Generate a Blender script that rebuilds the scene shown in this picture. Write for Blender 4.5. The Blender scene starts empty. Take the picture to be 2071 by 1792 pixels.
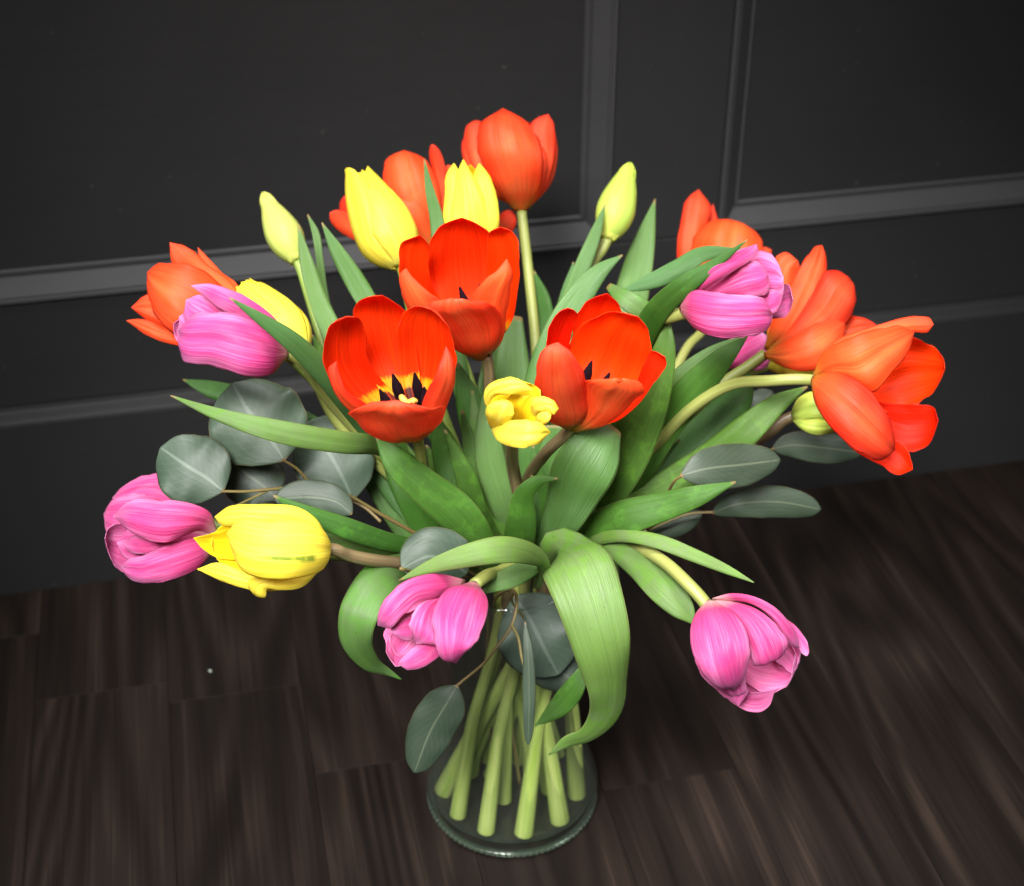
import bpy, math, random
import numpy as np
from mathutils import Vector, noise
S = bpy.context.scene
RAD = math.radians
# ---------------------------------------------------------------- camera
PITCH = RAD(34); F = 3050.0; CX, CY = 1035.5, 896.0
CAM = np.array([0.0, -0.66, 0.71])
FWD = np.array([0, math.cos(PITCH), -math.sin(PITCH)])
UP = np.array([0, math.sin(PITCH), math.cos(PITCH)])
RT = np.array([1.0, 0, 0])
cd = bpy.data.cameras.new('camera'); cam = bpy.data.objects.new('camera', cd)
S.collection.objects.link(cam); S.camera = cam
cam.location = CAM; cam.rotation_euler = (math.pi/2 - PITCH, 0, 0)
cd.sensor_width = 36; cd.lens = 36*F/2071; cd.clip_end = 50; cd.clip_start = .02
cd.dof.use_dof = True; cd.dof.focus_distance = .72; cd.dof.aperture_fstop = 9.0
# ---------------------------------------------------------------- world and lamps
w = bpy.data.worlds.new('World'); S.world = w; w.use_nodes = True
w.node_tree.nodes['Background'].inputs[0].default_value = (.88, .94, 1, 1)
w.node_tree.nodes['Background'].inputs[1].default_value = .11
def area(name, loc, aim, size, power, col, spread=180):
    l = bpy.data.lights.new(name, 'AREA'); l.shape = 'DISK'; l.size = size; l.energy = power; l.color = col; l.spread = RAD(spread)
    o = bpy.data.objects.new(name, l); S.collection.objects.link(o); o.location = loc
    o.rotation_euler = (Vector(aim)-Vector(loc)).to_track_quat('-Z', 'Y').to_euler()
area('window_lamp', (-.24, -.92, 1.34), (.01, -.06, .27), .56, 3.15, (1, .985, .96), 35)
area('ceiling_lamp', (-.10, -.14, 1.45), (.0, 0, .25), .5, 1.35, (1, .985, .96), 34)
area('added_side_fill', (1.05, -.40, .95), (0, 0, .15), .45, .45, (.96, .98, 1), 45)  # added weak lamp for highlights on the glass, with no known source
S.view_settings.view_transform = 'Standard'; S.view_settings.look = 'None'
S.view_settings.exposure = 0; S.view_settings.gamma = 1
S.render.engine = 'CYCLES'
S.cycles.use_denoising = True
S.cycles.max_bounces = 10; S.cycles.transparent_max_bounces = 24; S.cycles.transmission_bounces = 8
S.cycles.diffuse_bounces = 4; S.cycles.glossy_bounces = 3
S.cycles.caustics_reflective = False; S.cycles.caustics_refractive = False
S.cycles.sample_clamp_indirect = 4
# ---------------------------------------------------------------- helpers
def at(x, y, t):
    return CAM + t*(FWD + (x-CX)/F*RT + (CY-y)/F*UP)
def ray_plane(x, y, p0, n):
    d = FWD + (x-CX)/F*RT + (CY-y)/F*UP
    return CAM + d*(np.dot(np.array(p0)-CAM, n)/np.dot(d, n))
def nrm(a):
    return a/np.maximum(np.linalg.norm(a, axis=-1, keepdims=True), 1e-12)
def link(name, me, mats, parent=None, smooth=True, **props):
    o = bpy.data.objects.new(name, me); S.collection.objects.link(o)
    for m in mats: me.materials.append(m)
    if parent is not None: o.parent = parent
    if smooth: me.polygons.foreach_set('use_smooth', [True]*len(me.polygons))
    for k, v in props.items(): o[k] = v
    return o
def empty(name, loc, rz=0):
    o = bpy.data.objects.new(name, None); S.collection.objects.link(o); o.location = loc
    o.rotation_euler = (0, 0, rz); o.empty_display_size = .02; return o
def fix_parent(child, par):      # meshes are made in world space; keep them there
    child.parent = par; child.matrix_parent_inverse = par.matrix_basis.inverted()
def tag(o, label, cat, group=None, kind=None):
    if label: o['label'] = label
    if cat: o['category'] = cat
    if group: o['group'] = group
    if kind: o['kind'] = kind
    return o
def mesh_from(name, verts, faces, mi=None, uvs=None):
    me = bpy.data.meshes.new(name)
    me.from_pydata([tuple(v) for v in verts], [], [tuple(int(i) for i in f) for f in faces])
    if mi is not None: me.polygons.foreach_set('material_index', mi)
    if uvs is not None:
        uvl = me.uv_layers.new(name='UVMap')
        li = np.zeros(len(me.loops), dtype=np.int32); me.loops.foreach_get('vertex_index', li)
        uvl.data.foreach_set('uv', np.asarray(uvs, dtype=np.float32)[li].ravel())
    me.update(); return me
def sheet(name, P, th, U, V, outward=None):
    """closed thin solid from a grid of points P[nv][nu]; material 0 on the outward face, 1 on the other"""
    nv, nu = P.shape[:2]
    du = np.gradient(P, axis=1); dv = np.gradient(P, axis=0)
    N = np.cross(du, dv); l = np.linalg.norm(N, axis=-1, keepdims=True)
    bad = l[..., 0] < 1e-11
    N = N/np.maximum(l, 1e-12)
    if bad.any():
        m = nrm(N[~bad].mean(axis=0)); N[bad] = m
    if outward is not None and (N*outward).sum() < 0: N = -N; flip = True
    else: flip = False
    tap = (1-np.abs(U)**8*.75)[None, :, None]*np.ones((nv, 1, 1))
    A = P+N*th*.5*tap; B = P-N*th*.5*tap
    verts = np.concatenate([A.reshape(-1, 3), B.reshape(-1, 3)])
    uu, vv = np.meshgrid(U*.5+.5, V); uv = np.stack([uu, vv], -1).reshape(-1, 2); uvs = np.concatenate([uv, uv])
    i = np.arange(nv*nu).reshape(nv, nu); n = nv*nu
    a = i[:-1, :-1].ravel(); b = i[:-1, 1:].ravel(); c = i[1:, 1:].ravel(); d = i[1:, :-1].ravel()
    q = np.stack([a, b, c, d], 1)
    if flip: q = q[:, ::-1]
    q2 = q[:, ::-1]+n
    loop = list(i[0, :])+list(i[1:, -1])+list(i[-1, :-1][::-1])+list(i[1:-1, 0][::-1])
    rim = [(loop[k], loop[(k+1) % len(loop)], loop[(k+1) % len(loop)]+n, loop[k]+n) for k in range(len(loop))]
    rim = np.array(rim)
    if not flip: rim = rim[:, ::-1]
    faces = np.concatenate([q, q2, rim])
    mi = np.concatenate([np.zeros(len(q)), np.ones(len(q2)), np.zeros(len(rim))]).astype(np.int32)
    return mesh_from(name, verts, faces.tolist(), mi, uvs)
def spline(pts, n, ts=None):
    """Catmull-Rom through pts (k,dim), n samples"""
    P = np.array(pts, float); k = len(P)
    d = np.r_[0, np.cumsum(np.maximum(np.linalg.norm(np.diff(P[:, :3], axis=0), axis=1), 1e-6)**.6)]
    s = (np.linspace(0, 1, n) if ts is None else ts)*d[-1]
    Q = np.vstack([2*P[0]-P[1], P, 2*P[-1]-P[-2]]); dd = np.r_[-d[1], d, 2*d[-1]-d[-2]]
    out = []
    for x in s:
        j = min(max(np.searchsorted(d, x, 'right')-1, 0), k-2)
        p0, p1, p2, p3 = Q[j:j+4]; t0, t1, t2, t3 = dd[j:j+4]
        h = t2-t1; u = (x-t1)/h
        m1 = ((p1-p0)/(t1-t0)-(p2-p0)/(t2-t0)+(p2-p1)/h)*h
        m2 = ((p2-p1)/h-(p3-p1)/(t3-t1)+(p3-p2)/(t3-t2))*h
        out.append((2*u**3-3*u*u+1)*p1+(u**3-2*u*u+u)*m1+(-2*u**3+3*u*u)*p2+(u**3-u*u)*m2)
    return np.array(out)
def tube(name, pts, r, sides=10, n=None, caps=True):
    n = n or max(8, len(pts)*7)
    C = spline(pts, n); T = nrm(np.gradient(C, axis=0))
    rr = np.interp(np.linspace(0, 1, n), np.linspace(0, 1, len(r)), r) if hasattr(r, '__len__') else np.full(n, r)
    ref = np.array([0.31, .17, .93]); X = np.cross(T[0], ref); X /= np.linalg.norm(X)
    V = []; UV = []
    L = np.r_[0, np.cumsum(np.linalg.norm(np.diff(C, axis=0), axis=1))]
    for i in range(n):
        X = X-T[i]*np.dot(X, T[i]); X /= np.linalg.norm(X); Y = np.cross(T[i], X)
        for k in range(sides):
            a = 2*math.pi*k/sides; V.append(C[i]+rr[i]*(math.cos(a)*X+math.sin(a)*Y)); UV.append((k/sides, L[i]*10))
    Fc = [(i*sides+k, i*sides+(k+1) % sides, (i+1)*sides+(k+1) % sides, (i+1)*sides+k) for i in range(n-1) for k in range(sides)]
    if caps:
        V += V[(n-1)*sides:n*sides]; UV += UV[(n-1)*sides:n*sides]
        Fc += [tuple(range(sides))[::-1], tuple(n*sides+k for k in range(sides))]
    return mesh_from(name, V, Fc, None, UV)
PROF = {
 'petal': ([0, .08, .22, .42, .6, .75, .86, .93, .975, 1], [.22, .40, .70, .94, 1, .91, .71, .49, .28, .02]),
 'broad': ([0, .08, .22, .42, .6, .75, .86, .93, .975, 1], [.20, .38, .66, .90, 1, .98, .86, .67, .43, .06]),
 'bowl': ([0, .08, .22, .42, .6, .75, .86, .93, .975, 1], [.50, .72, .92, 1, 1, .95, .82, .64, .42, .08]),
 'blunt': ([0, .08, .22, .42, .6, .75, .86, .93, .975, 1], [.24, .46, .74, .93, 1, 1.0, .93, .78, .55, .12]),
 'point': ([0, .08, .22, .42, .6, .75, .86, .93, .975, 1], [.30, .55, .85, 1, .95, .78, .56, .36, .18, .01]),
 'round': ([0, .05, .14, .28, .48, .66, .80, .90, .96, 1], [.03, .30, .62, .89, 1, .95, .80, .60, .40, .05]),
 'oval': ([0, .05, .14, .28, .48, .66, .80, .90, .96, 1], [.03, .34, .60, .84, 1, .99, .87, .67, .46, .06]),
}
def prof(kind, v):
    x, y = PROF[kind]; x = np.array(x); y = np.array(y)
    # smooth the table
    f = np.linspace(0, 1, 201); g = np.interp(f, x, y); g[1:-1] = g[1:-1]*.5+(g[:-2]+g[2:])*.25
    for _ in range(6): g[1:-1] = g[1:-1]*.5+(g[:-2]+g[2:])*.25
    return np.interp(v, f, g)
def ribbon(name, pts, hw, arc=.5, roll=0, shape=None, th=.0006, nu=14, nv=34, seed=0, wav=.03, lobes=0, groove=0, edge_flip=0, tw=None):
    """pts (x,y,t) in picture units and metres of depth; hw half width in picture units (number with shape, or list per point)"""
    rs = np.random.RandomState(seed+17)
    W = [np.append(at(*p[:3]), 0) for p in pts]
    if hasattr(hw, '__len__'):
        for p, h, q in zip(W, hw, pts): p[3] = h*q[2]/F
    V = np.linspace(0, 1, nv); V = .5*(V+1-(1-V)**1.5)
    C = spline(W, nv, V); C3 = C[:, :3]; T = nrm(np.gradient(C3, axis=0))
    if hasattr(hw, '__len__'):
        h = np.maximum(C[:, 3], 0.00005)
    else:
        tm = np.interp(V, np.linspace(0, 1, len(pts)), [p[2] for p in pts]); h = hw*tm/F*prof(shape, V)
    vd = nrm(CAM-C3); Sd = np.cross(T, vd); mag = np.linalg.norm(Sd, axis=1)
    Sd = nrm(Sd)
    for i in range(1, nv):
        if np.dot(Sd[i], Sd[i-1]) < 0: Sd[i:] *= -1
    wgt = Sd*(mag[:, None]**2+.02)
    ker = np.exp(-.5*(np.arange(-6, 7)/3.)**2); pad = np.pad(wgt, ((6, 6), (0, 0)), 'edge')
    Sd = np.stack([np.convolve(pad[:, k], ker, 'valid') for k in range(3)], 1)
    Sd = nrm(Sd-T*(Sd*T).sum(1, keepdims=True)); N = np.cross(Sd, T)
    if not hasattr(roll, '__len__'): roll = [roll]*2
    ra = np.radians(np.interp(V, np.linspace(0, 1, len(roll)), roll))[:, None]
    S2 = Sd*np.cos(ra)+N*np.sin(ra); N = np.cross(S2, T); Sd = S2
    U = np.linspace(-1, 1, nu+1); U = np.sign(U)*(1-(1-np.abs(U))**1.15)
    if not hasattr(arc, '__len__'): arc = [arc]*2
    A = np.interp(V, np.linspace(0, 1, len(arc)), arc)
    P = np.zeros((nv, nu+1, 3)); ph = rs.rand(6)*6.28
    Ltot = np.linalg.norm(np.diff(C3, axis=0), axis=1).sum()
    for j, u in enumerate(U):
        Am = np.where(np.abs(A) < .05, .05, A)
        k = h/np.sin(np.minimum(np.abs(Am), 1.45))
        hh = np.ones(nv)
        if lobes:
            sgn = 1 if u > 0 else 2
            hh = 1+lobes*(np.sin(V*17+ph[sgn])*.6+np.sin(V*31+ph[sgn+2])*.4)*np.clip((V-.4)*3, 0, 1)*abs(u)
        a = u*np.abs(Am)
        lat = k*np.sin(a)*hh; dep = k*(1-np.cos(a))*np.sign(Am)
        rip = wav*h*(np.sin(V*9+ph[0]+u*1.2)+.6*np.sin(V*19+ph[1]-u*2))*u*u
        if groove: dep = dep+groove*h*math.exp(-(u/.12)**2)
        if edge_flip: dep = dep-edge_flip*h*abs(u)**4*np.clip((V-.35)*2.2, 0, 1)
        P[:, j] = C3+Sd*lat[:, None]-N*(dep+rip)[:, None]
    # low noise and tip irregularity
    dl = np.array([[noise.noise(Vector((P[i, j, 0]*28+seed, P[i, j, 1]*28, P[i, j, 2]*28))) for j in range(nu+1)] for i in range(nv)])
    P += N[:, None, :]*(dl*np.minimum(h, .02)[:, None]*wav*2.2)[..., None]
    if lobes:
        tip = T[-1]
        for j, u in enumerate(U):
            P[:, j] += tip*(lobes*h.max()*1.6*np.sin(u*5+ph[5])*np.clip((V-.8)*5, 0, 1)**2)[:, None]
    outward = N[:, None, :]*np.ones((1, nu+1, 1))*(1 if np.mean(A) > 0 else -1)
    return sheet(name, P, th, U, V, outward)
def cup_petal(name, B, ax, e1, e2, L, R, az, rt, wd, curv=1.0, flare=0., rip=.02, seed=0, shape='petal', vm=.45, pw=1.7, nu=16, nv=30, th=.0006, inset=1., tipin=0, lobes=0.):
    rs = np.random.RandomState(seed+5); ph = rs.rand(6)*6.28
    V = np.linspace(0, 1, nv); V = .4*V+.6*(1-(1-V)**1.6)
    U = np.linspace(-1, 1, nu+1)
    r = np.where(V < vm, .10+.90*np.sin(np.pi/2*np.minimum(V/vm, 1)**.85), 1+(rt-1)*np.clip((V-vm)/(1-vm), 0, 1)**pw)*R*inset
    r = r-tipin*R*np.clip((V-.85)/.15, 0, 1)**2
    z = L*(V**1.18)
    hw = wd*R*prof(shape, V)
    Rc = np.maximum(r, .5*R)*curv
    c, s = math.cos(RAD(az)), math.sin(RAD(az)); er = c*e1+s*e2; et = -s*e1+c*e2
    P = np.zeros((nv, nu+1, 3))
    for j, u in enumerate(U):
        hh = 1.
        if lobes: hh = 1+lobes*(np.sin(V*15+ph[1 if u > 0 else 2])*.6+np.sin(V*29+ph[3 if u > 0 else 4])*.4)*np.clip((V-.4)*3, 0, 1)*abs(u)
        a = u*hw/Rc*hh
        out = r-Rc*(1-np.cos(a))+flare*R*abs(u)**3*np.clip((V-.3)*1.6, 0, 1)
        out = out+rip*R*(np.sin(V*8+ph[0]+u*1.5)+.6*np.sin(V*17+ph[1]+u*3))*u*u*np.clip(V*2-.3, 0, 1)
        out = out-.022*R*math.exp(-(u/.10)**2)*np.clip(V*3, 0, 1)*np.clip((1-V)*6, 0, 1)
        P[:, j] = B+z[:, None]*ax+out[:, None]*er+(Rc*np.sin(a))[:, None]*et
        P[:, j] += ax*(L*.015*np.sin(u*4+ph[2])*np.clip((V-.75)*4, 0, 1))[:, None]
    dl = np.array([[noise.noise(Vector(P[i, j]*34)+Vector((seed*3.1, 0, 0))) for j in range(nu+1)] for i in range(nv)])
    P += er*(dl*R*.09*np.clip(V*2-.2, 0, 1)[:, None])[..., None]
    outward = er*np.ones((nv, nu+1, 1))
    return sheet(name, P, th, U, V, outward)
def loft(name, Lp, Rp, dts, b, t0, tilt=0, seed=0, th=.0006, nu=18, nv=32, rip=.03, crease=.03):
    """petal between two edge curves running from base to tip, with its own depth, cupping and thickness"""
    rs = np.random.RandomState(seed+3); ph = rs.rand(8)*6.28
    V = np.linspace(0, 1, nv); V = .5*V+.5*(1-(1-V)**1.5)
    def edge(E, tl):
        n = len(E); q = [(x, y, 0) for x, y in E]
        C = spline(np.array(q, float)/1000., nv, V)*1000.
        dt = spline([(i/(len(dts)-1), d/100., 0) for i, d in enumerate(dts)], nv, V)[:, 1]*100.
        return np.array([at(c[0], c[1], t0+(d+tl*math.sin(math.pi*min(v*1.1, 1)))*.001) for c, d, v in zip(C, dt, V)])
    Lw, Rw = edge(Lp, tilt), edge(Rp, -tilt)
    M_ = .5*(Lw+Rw); T = nrm(np.gradient(M_, axis=0)); Sd = Rw-Lw; W = np.linalg.norm(Sd, axis=1)
    N = np.cross(Sd, T); k = np.linalg.norm(N, axis=1, keepdims=True); N = N/np.maximum(k, 1e-9)
    vd = nrm(CAM-M_); sg = np.sign((N*vd).sum(1, keepdims=True)); sg[sg == 0] = 1; N = N*sg
    N = nrm(N*.55+vd*.45)
    ker = np.exp(-.5*(np.arange(-5, 6)/2.5)**2); pad = np.pad(N, ((5, 5), (0, 0)), 'edge')
    N = nrm(np.stack([np.convolve(pad[:, q], ker/ker.sum(), 'valid') for q in range(3)], 1))
    U = np.linspace(-1, 1, nu+1)
    U = np.sign(U)*(1-(1-np.abs(U))**1.3)
    P = np.zeros((nv, nu+1, 3)); Wm = W.max()
    for j, u in enumerate(U):
        f = (u+1)/2; dome = (1-abs(u)**2.4)
        off = b*W*dome-crease*Wm*math.exp(-(u/.10)**2)*np.clip(V*4, 0, 1)*np.clip((1-V)*4, 0, 1)
        off = off+rip*W*(np.sin(V*10+ph[0]+u*2)*.5+.5*np.sin(V*21+ph[1]-u*3))*abs(u)**2*np.clip(V*3-.3, 0, 1)
        off = off+rip*.5*W*np.sin(u*7+ph[2]+V*3)*np.clip(V*2, 0, 1)*dome
        P[:, j] = Lw*(1-f)+Rw*f+N*off[:, None]
    # small ragged outline along the free edges
    for sgn, j in ((-1, 0), (1, -1)):
        jag = rip*.35*W*(np.sin(V*26+ph[3]*sgn)+.7*np.sin(V*47+ph[4]*sgn))*np.clip(V*3-1, 0, 1)
        side = nrm(Sd)*sgn
        P[:, j] += side*jag[:, None]
    dl = np.array([[noise.noise(Vector(P[i, j]*42)+Vector((seed*2.3, 0, 0))) for j in range(nu+1)] for i in range(nv)])
    P += N[:, None, :]*(dl*np.minimum(W, .035)[:, None]*rip*2.0)[..., None]
    return sheet(name, P, th, U, V, N[:, None, :]*np.ones((1, nu+1, 1))*(1 if b > 0 else -1))
# ---------------------------------------------------------------- materials
def mat(name):
    m = bpy.data.materials.new(name); m.use_nodes = True; nt = m.node_tree
    return m, nt, nt.nodes, nt.links, nt.nodes['Principled BSDF']
def ramp(nd, stops, interp='LINEAR'):
    r = nd.new('ShaderNodeValToRGB'); r.color_ramp.interpolation = interp
    while len(r.color_ramp.elements) < len(stops): r.color_ramp.elements.new(.5)
    for e, (p, c) in zip(r.color_ramp.elements, stops):
        e.position = p; e.color = (*c, 1) if len(c) == 3 else c
    return r
def math_node(nd, lk, op, a, b=None, clamp=False):
    m = nd.new('ShaderNodeMath'); m.operation = op; m.use_clamp = clamp
    for i, x in enumerate((a, b)):
        if x is None: continue
        if isinstance(x, (int, float)): m.inputs[i].default_value = x
        else: lk.new(x, m.inputs[i])
    return m.outputs[0]
def mixc(nd, lk, fac, a, b, mode='MIX'):
    m = nd.new('ShaderNodeMix'); m.data_type = 'RGBA'; m.blend_type = mode
    for i, x in ((0, fac), (6, a), (7, b)):
        if isinstance(x, (int, float)): m.inputs[i].default_value = x
        elif isinstance(x, tuple): m.inputs[i].default_value = (*x, 1)
        else: lk.new(x, m.inputs[i])
    return m.outputs[2]
def uv_nodes(nd, lk, su, sv, rnd=True, scale=1., detail=3.):
    """noise stretched along the length (v)"""
    tc = nd.new('ShaderNodeUVMap'); sp = nd.new('ShaderNodeSeparateXYZ'); lk.new(tc.outputs[0], sp.inputs[0])
    oi = nd.new('ShaderNodeObjectInfo')
    cb = nd.new('ShaderNodeCombineXYZ')
    lk.new(math_node(nd, lk, 'MULTIPLY', sp.outputs[0], su), cb.inputs[0])
    lk.new(math_node(nd, lk, 'MULTIPLY', sp.outputs[1], sv), cb.inputs[1])
    lk.new(math_node(nd, lk, 'MULTIPLY', oi.outputs['Random'], 37.), cb.inputs[2])
    n = nd.new('ShaderNodeTexNoise'); n.inputs['Scale'].default_value = scale; n.inputs['Detail'].default_value = detail
    n.inputs['Distortion'].default_value = .3
    lk.new(cb.outputs[0], n.inputs['Vector'])
    return sp.outputs[0], sp.outputs[1], n.outputs[0], oi.outputs['Random']
def petal_mat(name, stops_v, streak, streak_amt, transl, rough=.42, edge=None, edge_amt=.0, center=None, center_amt=0, su=26, sv=1.6, bump=.25, sheen=0., blotch=None, jag=.10, patch=None):
    m, nt, nd, lk, p = mat(name)
    u, v, n, rnd = uv_nodes(nd, lk, su, sv)
    base = ramp(nd, stops_v)
    # jagged borders of the base marking
    vj = math_node(nd, lk, 'ADD', v, math_node(nd, lk, 'MULTIPLY', math_node(nd, lk, 'SUBTRACT', n, .5), jag))
    lk.new(vj, base.inputs[0])
    au = math_node(nd, lk, 'ABSOLUTE', math_node(nd, lk, 'SUBTRACT', math_node(nd, lk, 'MULTIPLY', u, 2.), 1.))
    col = base.outputs[0]
    if center:
        cf = math_node(nd, lk, 'MULTIPLY', math_node(nd, lk, 'POWER', math_node(nd, lk, 'SUBTRACT', 1., au, True), 1.0), center_amt)
        vv = ramp(nd, [(0, (.3,)*3), (.12, (.8,)*3), (.55, (1,)*3), (.95, (.15,)*3)]); lk.new(v, vv.inputs[0])
        cf = math_node(nd, lk, 'MULTIPLY', cf, vv.outputs[0])
        low = nd.new('ShaderNodeTexNoise'); low.inputs['Scale'].default_value = 60
        g = nd.new('ShaderNodeNewGeometry'); lk.new(g.outputs['Position'], low.inputs['Vector'])
        cf = math_node(nd, lk, 'MULTIPLY', cf, math_node(nd, lk, 'ADD', low.outputs[0], .45), True)
        col = mixc(nd, lk, cf, col, center)
    sr = ramp(nd, [(.40, (0, 0, 0)), (.68, (1, 1, 1))]); lk.new(n, sr.inputs[0])
    col = mixc(nd, lk, math_node(nd, lk, 'MULTIPLY', sr.outputs[0], streak_amt), col, streak)
    if edge:
        er = ramp(nd, [(.45, (0, 0, 0)), (1, (1, 1, 1))])
        lk.new(math_node(nd, lk, 'MAXIMUM', math_node(nd, lk, 'MULTIPLY', au, math_node(nd, lk, 'POWER', v, .5)), math_node(nd, lk, 'POWER', v, 3.)), er.inputs[0])
        ef = math_node(nd, lk, 'MULTIPLY', er.outputs[0], math_node(nd, lk, 'ADD', math_node(nd, lk, 'MULTIPLY', n, 1.3), -.05), True)
        col = mixc(nd, lk, math_node(nd, lk, 'MULTIPLY', ef, edge_amt), col, edge)
    if blotch:
        g2 = nd.new('ShaderNodeTexNoise'); g2.inputs['Scale'].default_value = 45; g2.inputs['Detail'].default_value = 2
        gg = nd.new('ShaderNodeNewGeometry'); lk.new(gg.outputs['Position'], g2.inputs['Vector'])
        br = ramp(nd, [(.35, (0, 0, 0)), (.65, (1, 1, 1))]); lk.new(g2.outputs[0], br.inputs[0])
        col = mixc(nd, lk, math_node(nd, lk, 'MULTIPLY', br.outputs[0], .5), col, blotch)
    if patch:
        pn = uv_nodes(nd, lk, 9., 2.4, detail=5.)
        pr = ramp(nd, [(.46, (0, 0, 0)), (.74, (1, 1, 1))]); lk.new(pn[2], pr.inputs[0])
        vb = ramp(nd, [(.12, (0, 0, 0)), (.5, (1, 1, 1))]); lk.new(v, vb.inputs[0])
        pf = math_node(nd, lk, 'MULTIPLY', math_node(nd, lk, 'MULTIPLY', pr.outputs[0], vb.outputs[0]), math_node(nd, lk, 'ADD', math_node(nd, lk, 'MULTIPLY', sr.outputs[0], .7), .35), True)
        col = mixc(nd, lk, math_node(nd, lk, 'MULTIPLY', pf, patch[1]), col, patch[0])
    uvv = uv_nodes(nd, lk, 80, 2.2, scale=1., detail=3)
    fr_ = ramp(nd, [(.36, (.80,)*3), (.56, (1.03,)*3)]); lk.new(uvv[2], fr_.inputs[0])
    col = mixc(nd, lk, 1., col, fr_.outputs[0], 'MULTIPLY')
    hs = nd.new('ShaderNodeHueSaturation'); lk.new(col, hs.inputs['Color'])
    lk.new(math_node(nd, lk, 'ADD', math_node(nd, lk, 'MULTIPLY', rnd, .16), .92), hs.inputs['Value'])
    lk.new(math_node(nd, lk, 'ADD', math_node(nd, lk, 'MULTIPLY', rnd, .008), .496), hs.inputs['Hue'])
    col = hs.outputs[0]
    lk.new(col, p.inputs['Base Color']); p.inputs['Roughness'].default_value = rough
    p.inputs['Specular IOR Level'].default_value = .22
    if sheen: p.inputs['Sheen Weight'].default_value = sheen; p.inputs['Sheen Roughness'].default_value = .4
    bp = nd.new('ShaderNodeBump'); bp.inputs['Strength'].default_value = bump; bp.inputs['Distance'].default_value = .0012
    lk.new(math_node(nd, lk, 'ADD', n, math_node(nd, lk, 'MULTIPLY', uvv[2], .4)), bp.inputs['Height'])
    lk.new(bp.outputs[0], p.inputs['Normal'])
    tr = nd.new('ShaderNodeBsdfTranslucent'); lk.new(col, tr.inputs[0]); lk.new(bp.outputs[0], tr.inputs[1])
    mx = nd.new('ShaderNodeMixShader'); mx.inputs[0].default_value = transl
    lk.new(p.outputs[0], mx.inputs[1]); lk.new(tr.outputs[0], mx.inputs[2])
    lk.new(mx.outputs[0], nd['Material Output'].inputs[0])
    return m
RED, DRED, ORG = (.92, .052, .008), (.95, .034, .001), (.95, .235, .06)
M = {}
M['red_out'] = petal_mat('red_petal_outside', [(0, (.30, .32, .03)), (.07, (.42, .34, .03)), (.15, (.78, .14, .02)), (.3, RED), (1, (.92, .050, .012))], (.92, .12, .04), .40, .36, center=ORG, center_amt=.9, rough=.48, edge=(.93, .09, .05), edge_amt=.6, jag=.05, patch=((.95, .16, .07), .5), blotch=(.90, .042, .008))
M['red_in'] = petal_mat('red_petal_inside', [(0, (.006, .004, .006)), (.115, (.008, .005, .006)), (.145, (.75, .42, .01)), (.185, (.85, .30, .005)), (.21, DRED), (1, DRED)], (.92, .045, .002), .5, .42, rough=.5)
M['red_open_in'] = petal_mat('red_open_petal_inside', [(0, (.006, .004, .006)), (.255, (.008, .005, .006)), (.272, (.70, .38, .01)), (.320, (.92, .42, .005)), (.345, (.95, .035, .001)), (1, (.95, .042, .001))], (.94, .07, .003), .5, .40, rough=.5, jag=.035)
M['pink_out'] = petal_mat('pink_petal_outside', [(0, (.62, .60, .36)), (.06, (.70, .40, .36)), (.18, (.56, .050, .17)), (.6, (.62, .052, .22)), (1, (.74, .11, .38))], (.78, .15, .43), .35, .26, rough=.45, edge=(.92, .50, .80), edge_amt=.9, su=34, sv=1.2, bump=.45, blotch=(.64, .050, .22), patch=((.90, .44, .74), .42))  # pale edges and patches also put highlights on the petals into the colour
M['pink_in'] = petal_mat('pink_petal_inside', [(0, (.80, .62, .50)), (.2, (.68, .11, .28)), (1, (.70, .10, .34))], (.80, .21, .48), .35, .34, rough=.5, edge=(.92, .46, .74), edge_amt=.5, su=30, sv=1.2, bump=.4, patch=((.92, .46, .76), .6))  # paler edge and patches here carry highlight within the colour too
M['yel_out'] = petal_mat('yellow_petal_outside', [(0, (.66, .66, .12)), (.15, (.92, .80, .07)), (1, (.95, .81, .055))], (.95, .84, .14), .5, .32, rough=.42, su=16, sv=1, edge=(.95, .70, .02), edge_amt=.3)
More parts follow.
